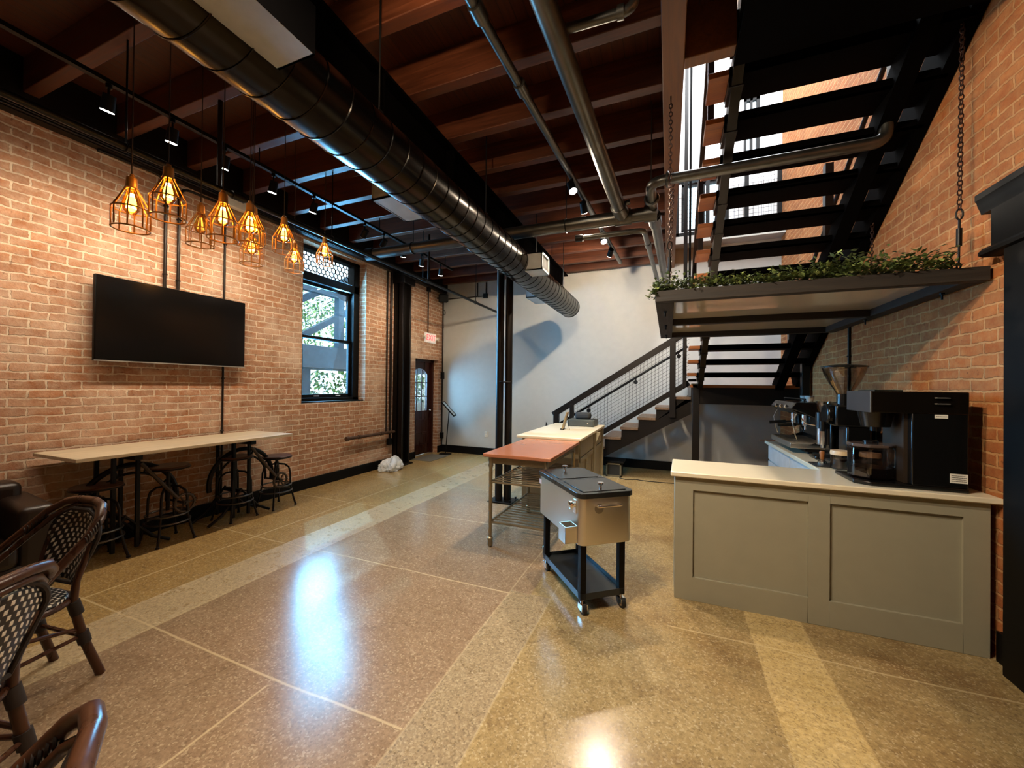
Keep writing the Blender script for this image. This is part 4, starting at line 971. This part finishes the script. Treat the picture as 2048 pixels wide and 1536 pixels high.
JAR = [(1.235, 3.735, .064, .14, 'small glass jar with cream lid standing left of the clear canister', False), (1.40, 3.70, .062, .14, 'small glass jar with cream lid half hidden by the clear canister', True)]
for (a, b, r_, h_, lb, _) in JAR:
    t = thing('glass_jar', (a, b, CT), lb, 'jar', 'glass jars behind the canister')
    MB().lathe((a, b, CT), [(r_*.9, .001), (r_, .012), (r_, h_*.78), (r_*.93, h_*.8), (r_*.9, h_*.8), (r_*.95, .014), (0, .01)], 24).build('jar', CLEAR, t)
    MB().lathe((a, b, CT+.008), [(0, 0), (r_*.9, 0), (r_*.9, h_*.5), (0, h_*.5)], 20).build('contents', plain('dark_coffee', '#1c110c'), t)
    MB().lathe((a, b, CT+h_*.79), [(0, 0), (r_*1.02, 0), (r_*1.04, .012), (r_*.98, .032), (0, .034)], 24).build('lid', plain('cream_lid', '#cfb591', .4), t)
t = thing('coffee_tamper', (1.15, 3.86, CT), 'wooden handled coffee tamper on a black mat by the jars', 'tamper')
MB().lathe((1.155, 3.86, CT+.011), [(.029, 0), (.029, .022), (.012, .03), (.011, .04)], 20).build('base', CHROME, t)
MB().lathe((1.155, 3.86, CT+.045), [(.012, 0), (.017, .015), (.015, .035), (.020, .055), (.016, .07), (0, .074)], 18).build('handle', plain('tamper_wood', '#8a5426', .4), t)
tag(MB().box(1.085, 1.24, 3.76, 3.95, CT, CT+.01).build('tamping_mat', plain('black_rubber', '#141312'), bevel=.003), 'black rubber tamping mat on the back worktop edge', 'mat')
tag(MB().bar((1.0, 5.36, CT+.012), (1.22, 5.40, CT+.012), .03, .008).build('wood_stirrer', plain('tamper_wood', '#8a5426')), 'thin wooden paddle sticking out past the far end of the back worktop', 'paddle')
pipe_run('conduit', [(1.765, 5.14, .95), (1.765, 5.14, 2.6)], .013, 'dark conduit on the right brick wall above the grinder hopper', straps=[(1.765, 5.14, 1.9)])

# ------------------------------------------------------------------ staircase, lower flight
RI, RU = .1755, .275
t = thing('staircase', (-.8, 7.3, 0), 'lower flight of dark steel stairs with wooden treads along the white back wall', 'staircase')
SY0, SY1 = 6.82, 7.80
def sx_(n): return -1.03+(n-4)*RU          # left edge of tread n
for n in range(1, 9):
    MB().box(sx_(n), sx_(n)+RU+.015, SY0-.02, SY1, RI*n-.042, RI*n).build('tread', TREAD, t, bevel=.004)
for yy in (SY0+.01, SY1-.05):
    poly = [(sx_(1)+.02, 0)]
    for n in range(1, 9): poly += [(sx_(n)+.02, RI*n-.043), (sx_(n+1)+.02, RI*n-.043)]
    poly += [(.33, 1.42), (.33, 1.13), (-1.0, .36), (-1.62, 0)]
    MB().prism(poly, 'y', yy, yy+.04).build('stringer', STEELD, t)
def slope(x, z0): return z0+(x+1.0)*RI/RU     # height at x of a line parallel to the flight, z0 at x=-1
SK = RI/RU
def rail(z0, xa_, xb_, w, h, y, nm):
    return MB().bar((xa_, y, slope(xa_, z0)), (xb_, y, slope(xb_, z0)), w, h).build(nm, STEELD, t, bevel=.003)
RY = 6.79
rail(1.63, -1.92, .30, .05, .10, RY, 'top_rail'); rail(.80, -1.62, .30, .04, .085, RY, 'bottom_rail')
for xx, z0, z1, w_ in ((-1.86, .02, slope(-1.86, 1.66), .10), (-1.58, slope(-1.58, .55), slope(-1.58, 1.6), .07), (.06, 1.07, slope(.06, 1.64), .09)):
    MB().box(xx-w_/2, xx+w_/2, RY-.035, RY+.035, z0, z1).build('newel_post', STEELD, t, bevel=.003)
m = MB(); WR = .0022; sp = .058
x = -1.54
while x < .30:
    m.cyl((x, RY, slope(x, .84)), (x, RY, slope(x, 1.585)), WR, 4); x += sp
for k in range(13): m.cyl((-1.56, RY+.003, slope(-1.56, .84+k*.0595)), (.30, RY+.003, slope(.30, .84+k*.0595)), WR, 4)
m.build('wire_mesh', STEELD, t)
NAVY = plain('dark_handrail', '#101218', .35, .5)
hp = [(-2.08, RY+.10, .78), (-2.08, RY+.10, .88), (-2.04, RY+.10, slope(-2.04, 1.42)+.02), (-1.98, RY+.10, slope(-1.98, 1.41)), (.28, RY+.10, slope(.28, 1.40))]
h = MB().tube(hp, .020, 12)
for xx in (-1.3, -.52, .14): h.tube([(xx, RY+.10, slope(xx, 1.40)), (xx+.01, RY+.08, slope(xx, 1.34)), (xx+.01, RY+.03, slope(xx, 1.33))], .010, 8).cyl((xx+.01, RY+.02, slope(xx, 1.33)), (xx+.01, RY+.035, slope(xx, 1.33)), .035, 14)
h.build('handrail', NAVY, t)

# landing and upper flight
LZ = 1.60
t = thing('stair_landing', (1.05, 7.3, 0), 'dark steel stair landing on posts at the back right corner', 'landing')
MB().box(.31, 1.775, 6.72, 7.87, LZ-.045, LZ).build('deck', TREADU, t)
MB().box(.42, 1.775, 6.74, 6.79, LZ-.30, LZ-.045).box(.33, .38, 6.74, 7.87, LZ-.28, LZ-.045).box(.38, 1.775, 7.80, 7.87, LZ-.28, LZ-.045).build('frame', STEELD, t)
MB().box(.35, .45, 6.72, 6.81, 0, LZ+.01).build('post', STEELD, t, bevel=.004)
MB().box(1.66, 1.75, 6.30, 6.39, 0, 1.95).build('post', STEELD, t, bevel=.004)
MB().box(.33, .47, 6.70, 6.84, LZ, LZ+.018).build('post_cap', plain('worn_tan_metal', '#6b6048'), t)
MB().box(.29, .47, 6.77, 6.81, LZ+.05, LZ+.09).box(.29, .47, 6.77, 6.81, 2.42, 2.46).build('guard_bar', STEELD, t)
t = thing('staircase', (1.1, 4.9, LZ), 'upper flight of open stairs climbing the right brick wall toward the camera, seen from below', 'staircase')
UR, UU = .178, .27
for j in range(1, 15):
    yn = 6.78-UU*(j-1); zt_ = LZ+UR*j
    MB().box(.265, 1.735, yn-UU-.01, yn+.02, zt_-.045, zt_).build('tread', TREADU, t, bevel=.004)
    MB().box(.40, 1.735, yn-UU-.022, yn+.012, zt_-.064, zt_-.0455).box(.40, 1.735, yn-UU-.022, yn-UU-.011, zt_-.064, zt_+.004).build('tread_pan', BEAMB, t)
    MB().box(.40, .50, yn-UU+.02, yn-.02, zt_-.12, zt_-.062).build('tread_bracket', STEELD, t)
def us(y, dz): return LZ+UR+(6.78-y)*UR/UU+dz
for xx, w_ in ((.455, .07), (1.50, .11)):
    MB().bar((xx, 6.86, us(6.86, -.175)), (xx, 2.92, us(2.92, -.175)), w_, .17).build('stringer', STEELD if xx < 1 else BEAMB, t)
MB().bar((1.735, 6.9, us(6.9, -.06)), (1.735, 2.92, us(2.92, -.06)), .08, .30).build('wall_stringer', BEAMB, t)  # stringer deepened in matte black to stand in for shade by the wall
MB().cyl((1.70, 6.7, us(6.7, .9)), (1.70, 2.95, us(2.95, .9)), .022, 12).build('handrail', NAVY, t)
for yy in (6.3, 5.0, 3.7): MB().box(1.50, 1.57, yy-.04, yy+.04, us(yy, 0), us(yy, .95)).build('baluster_post', STEELD, t)
for yy in (6.0, 4.9, 3.8): MB().box(.30, .35, yy-.025, yy+.025, us(yy, .05), us(yy, 1.0)).build('baluster_post', STEELD, t)
MB().bar((.325, 6.75, us(6.75, 1.0)), (.325, 2.95, us(2.95, 1.0)), .05, .08).build('top_rail', STEELD, t)
tag(MB().box(.205, .26, 6.66, 6.71, 1.56, 8.15).build('tall_post', STEELD, bevel=.003), 'tall slim dark steel post rising from the landing through the stair opening', 'post')
tag(MB().box(.225, .252, 5.40, 5.43, 2.62, 8.15).build('tall_post', BLACK, bevel=.003), 'thinner black post rising through the stair opening, right of the tall steel post', 'post')

t = thing('guardrail', (.9, 7.7, 4.3), 'black mesh guardrail upstairs, glimpsed between the stair treads', 'guardrail')
for xx in (.12, .62, .92, 1.22, 1.70): MB().box(xx-.03, xx+.03, 7.66, 7.72, 4.27, 5.28).build('post', BLACK, t)
MB().box(.09, 1.73, 7.65, 7.73, 5.26, 5.32).build('top_rail', BLACK, t)
MB().box(.09, 1.73, 7.66, 7.72, 4.30, 4.35).build('bottom_rail', BLACK, t)
m = MB()
for k in range(22): m.cyl((.12+.075*k, 7.69, 4.33), (.12+.075*k, 7.69, 5.27), .0025, 4)
for k in range(12): m.cyl((.12, 7.69, 4.40+.075*k), (1.70, 7.69, 4.40+.075*k), .0025, 4)
m.build('wire_mesh', STEELD, t)
MB().box(.09, 1.775, 7.62, 7.9, 4.14, 4.27).build('floor_edge', WHITEW, t)

# ------------------------------------------------------------------ hanging shelf
t = thing('hanging_shelf', (.85, 4.4, 2.2), 'dark weathered wood shelf frame with glossy panels hung on chains over the counter', 'hanging shelf')
hz0, hz1 = 2.20, 2.285
MB().box(-.10, 1.76, 3.18, 3.25, hz0, hz1).build('front_rail', SHELFW, t, bevel=.004)
MB().box(-.10, 1.76, 5.46, 5.53, hz0, hz1).build('back_rail', SHELFW, t, bevel=.004)
MB().box(.03, 1.70, 4.40, 4.47, hz0, hz1).build('middle_rail', SHELFW, t, bevel=.004)
SW2 = wood('dark_weathered_wood_side', '#1b1612', '#302820', 'y', .7, bump=.5)
MB().box(-.10, .035, 3.25, 5.46, hz0, hz1+.06).build('side_board', SW2, t, bevel=.004)
MB().box(1.66, 1.76, 3.25, 5.46, hz0, hz1).build('side_board', SW2, t, bevel=.004)
def gloss_panel():
    g = NG('glossy_panel'); g.set(Base_Color=lin('#d9d0c0'), Roughness=.12, Specular_IOR_Level=.8, Coat_Weight=.4, Coat_Roughness=.05, IOR=1.6); return g.m
GP = gloss_panel()
for a, b in ((3.25, 4.40), (4.47, 5.46)): MB().box(.035, 1.66, a, b, 2.262, 2.270).build('panel', GP, t)
for (a, b) in ((-.03, 3.6), (-.03, 5.2), (-.03, 4.4), (1.70, 3.5), (1.70, 4.6)): MB().cyl((a, b, hz0-.045), (a, b, hz0), .006, 8).cyl((a, b, hz0-.012), (a, b, hz0), .014, 8).build('bolt', BLKM, t)
CHM = plain('rusty_chain', '#3a2318', .5, .7)
def chain(p0, p1, label, buckle=True):
    p0 = Vector(p0); p1 = Vector(p1); t = thing('hanging_chain', tuple(p1), label, 'chain', 'chains holding the hanging shelf')
    d_ = p1-p0; L = d_.length; u = d_.normalized(); e = L-.36 if buckle else L-.05; n = int(e/.030)
    s1 = u.cross(Vector((1, 0, 0))).normalized(); s2 = u.cross(s1).normalized(); m = MB()
    for k in range(n):
        c_ = p0+u*(.03*k+.015); s_ = s1 if k % 2 else s2
        m.tube([c_+u*(.020*math.cos(2*PI*q/10))+s_*(.0115*math.sin(2*PI*q/10)) for q in range(10)], .0036, 5, True)
    m.build('links', CHM, t)
    if buckle:
        q = p0+u*(.03*n); m = MB()
        m.tube([q+u*(.03+.034*math.cos(2*PI*k/14))+s2*(.016*math.sin(2*PI*k/14)) for k in range(14)], .005, 6, True)
        m.cyl(q+u*.06, q+u*.13, .007, 8).cyl(q+u*.12, q+u*.23, .014, 10).cyl(q+u*.22, p1-u*.02, .006, 8)
        m.build('turnbuckle', BLKM, t)
    e_ = MB().ring(p1-u*.012, .018, .005, 'x', 14, 6); e_.build('eye_bolt', BLKM, t)
    if p0.z < 3.9: MB().ring(p0-u*.01, .02, .004, 'x', 14, 6).cyl(p0-u*.03, p0-u*.06, .005, 6).build('hook', CHM, t)
    return t
chain((.0, 3.24, 3.74), (.0, 3.32, 2.31), 'rusty chain with hook at the left front end of the hanging shelf')
chain((.03, 4.38, 3.74), (.0, 4.5, 2.31), 'rusty chain at the left rear of the hanging shelf', False)
chain((1.70, 3.30, 4.6), (1.68, 3.30, 2.31), 'rusty chain with turnbuckle at the right front end of the hanging shelf')
chain((1.71, 4.50, 3.05), (1.70, 4.50, 2.31), 'thin rusty chain at the right rear of the hanging shelf near the stairs', False)
# garland
random.seed(11); m = MB()
m.tube([(-.1+.09*i, 3.225+.02*math.sin(i*1.3), 2.297+.012*math.sin(i*2.1)) for i in range(20)], .004, 5)
for i in range(2800):
    u = random.random(); x = -.12+1.74*u; th = .075+.02*math.sin(9*u+1)+.02*(u > .45)
    c_ = Vector((x, 3.23+random.gauss(0, .035), 2.29+abs(random.gauss(.012, th*.5))))
    if i < 40: c_ = Vector((-.12+random.gauss(0, .02), 3.2+random.gauss(0, .03), 2.22+random.random()*.08))
    a = random.uniform(0, 2*PI); el = random.uniform(-.2, .9); L = random.uniform(.022, .042)*(1.25 if u > .45 else 1); w_ = L*random.uniform(.22, .42)
    d_ = Vector((math.cos(a)*math.cos(el), math.sin(a)*math.cos(el), math.sin(el))); s_ = d_.cross(Vector((0, 0, 1))).normalized(); n_ = s_.cross(d_)
    v = [m.bm.verts.new(q) for q in (c_, c_+d_*L*.5+s_*w_+n_*.003, c_+d_*L, c_+d_*L*.5-s_*w_+n_*.003)]
    mi = random.choice((0, 0, 1, 2)); m.face([v[0], v[1], v[2]], mi); m.face([v[0], v[2], v[3]], mi)
gl = m.build('garland', [plain('leaf_green', '#4c5a2a', .55), plain('leaf_dark', '#2f3d1c', .55), plain('leaf_pale', '#7d8a4c', .55)], smooth=False)
tag(gl, 'green leafy garland lying along the front rail of the hanging shelf', 'garland')

# ------------------------------------------------------------------ outdoors beyond the window and door
struct(MB().box(-40, XL-.36, -20, 40, -.45, -.15).build('ground_outside', plain('pale_paving', '#4d5654', .9)))
PORCH = plain('blue_grey_paint', '#33485a', .7)
t = thing('porch', (-8, 7.2, -.15), 'dark porch deck with beams and posts outside the window', 'porch')
MB().box(-8.6, -7.4, 3.0, 11.0, 1.92, 2.42).build('deck_beam', PORCH, t)
MB().box(-8.1, -7.95, 3.0, 11.0, 3.78, 4.0).build('upper_beam', PORCH, t)
for yy in (5.6, 7.78): MB().box(-8.1, -7.94, yy-.09, yy+.09, 2.42, 3.8).build('post', PORCH, t)
MB().box(-8.6, -8.4, 3.2, 7.25, -.15, 1.92).build('wall_panel', PORCH, t)
t = thing('porch_stair', (-9, 7, 2.4), 'dark diagonal porch stair railing with wire mesh outside the window', 'railing')
for o_ in (0, .95): MB().bar((-8.66, 6.0, 1.9+o_+.2), (-8.66, 9.6, 3.95+o_+.2), .10, .16).build('stair_rail', PORCH, t)
m = MB()
for k in range(40): y_ = 6.0+.09*k; m.cyl((-8.66, y_, 2.1+.57*(y_-6)), (-8.66, y_, 3.05+.57*(y_-6)), .006, 4)
for k in range(1, 9): m.cyl((-8.66, 6.0, 2.1+k*.105), (-8.66, 9.6, 4.15+k*.105), .006, 4)
m.build('wire_mesh', PORCH, t)
LEAF = [plain('tree_leaf', '#5c8a3a', .6, Transmission_Weight=.0), plain('tree_leaf_pale', '#8fb565', .6)]
def tree(loc, h_, R, label, seed):
    random.seed(seed); t = thing('tree', loc, label, 'tree', 'trees outside')
    MB().tube([loc, (loc[0]+.1, loc[1], loc[2]+h_*.5), (loc[0], loc[1]+.1, loc[2]+h_*.8)], [.16, .12, .06], 8).build('trunk', plain('bark', '#4a3a2a', .9), t)
    m = MB()
    for i in range(2600):
        a, b_ = random.uniform(0, 2*PI), random.uniform(-1, 1); rr = R*random.random()**.4; k = math.sqrt(1-b_*b_)
        c_ = Vector((loc[0]+rr*k*math.cos(a), loc[1]+rr*k*math.sin(a), loc[2]+h_*.72+rr*b_*.9)); d_ = Vector((random.gauss(0, 1), random.gauss(0, 1), random.gauss(0, 1))).normalized(); s_ = d_.cross(Vector((.3, .2, 1))).normalized()
        v = [m.bm.verts.new(q) for q in (c_, c_+d_*.09+s_*.05, c_+d_*.18, c_+d_*.09-s_*.05)]; m.face(v, random.choice((0, 1)))
    m.build('foliage', LEAF, t, smooth=False)
tree((-12.5, 8.8, -.15), 5.4, 2.0, 'leafy green tree outside the window behind the porch, left one', 1)
tree((-13.5, 14.0, -.15), 5.8, 2.2, 'leafy green tree outside the window behind the porch, right one', 2)
tree((-14.5, 18.5, -.15), 4.0, 2.0, 'green tree far off through the glazed door', 4)

HED = plain('hedge_green', '#3f5c2c', .8, vary=.5, scale=3, bump=1.0, bscale=9)
random.seed(5); m = MB()
for i in range(5200):
    y_ = random.uniform(3, 32); c_ = Vector((-18+random.gauss(0, .35), y_, -.1+2.3*random.random()**.8+.25*math.sin(y_*1.7)*math.sin(y_*.6)))
    d_ = Vector((random.gauss(0, 1), random.gauss(0, 1), random.gauss(0, 1))).normalized(); s_ = d_.cross(Vector((.3, .2, 1))).normalized()
    m.face([m.bm.verts.new(q) for q in (c_, c_+d_*.13+s_*.09, c_+d_*.26, c_+d_*.13-s_*.09)], random.choice((0, 1)))
tag(m.build('hedge', [HED, LEAF[0]], smooth=False), 'long green hedge across the street outside the window and door', 'hedge')
m = MB().box(-15.2, -15.0, 0, 32, -.15, .42); tag(m.build('low_wall', plain('pale_concrete', '#a9a69c', .8)), 'low pale concrete wall in front of the hedge outside', 'wall')
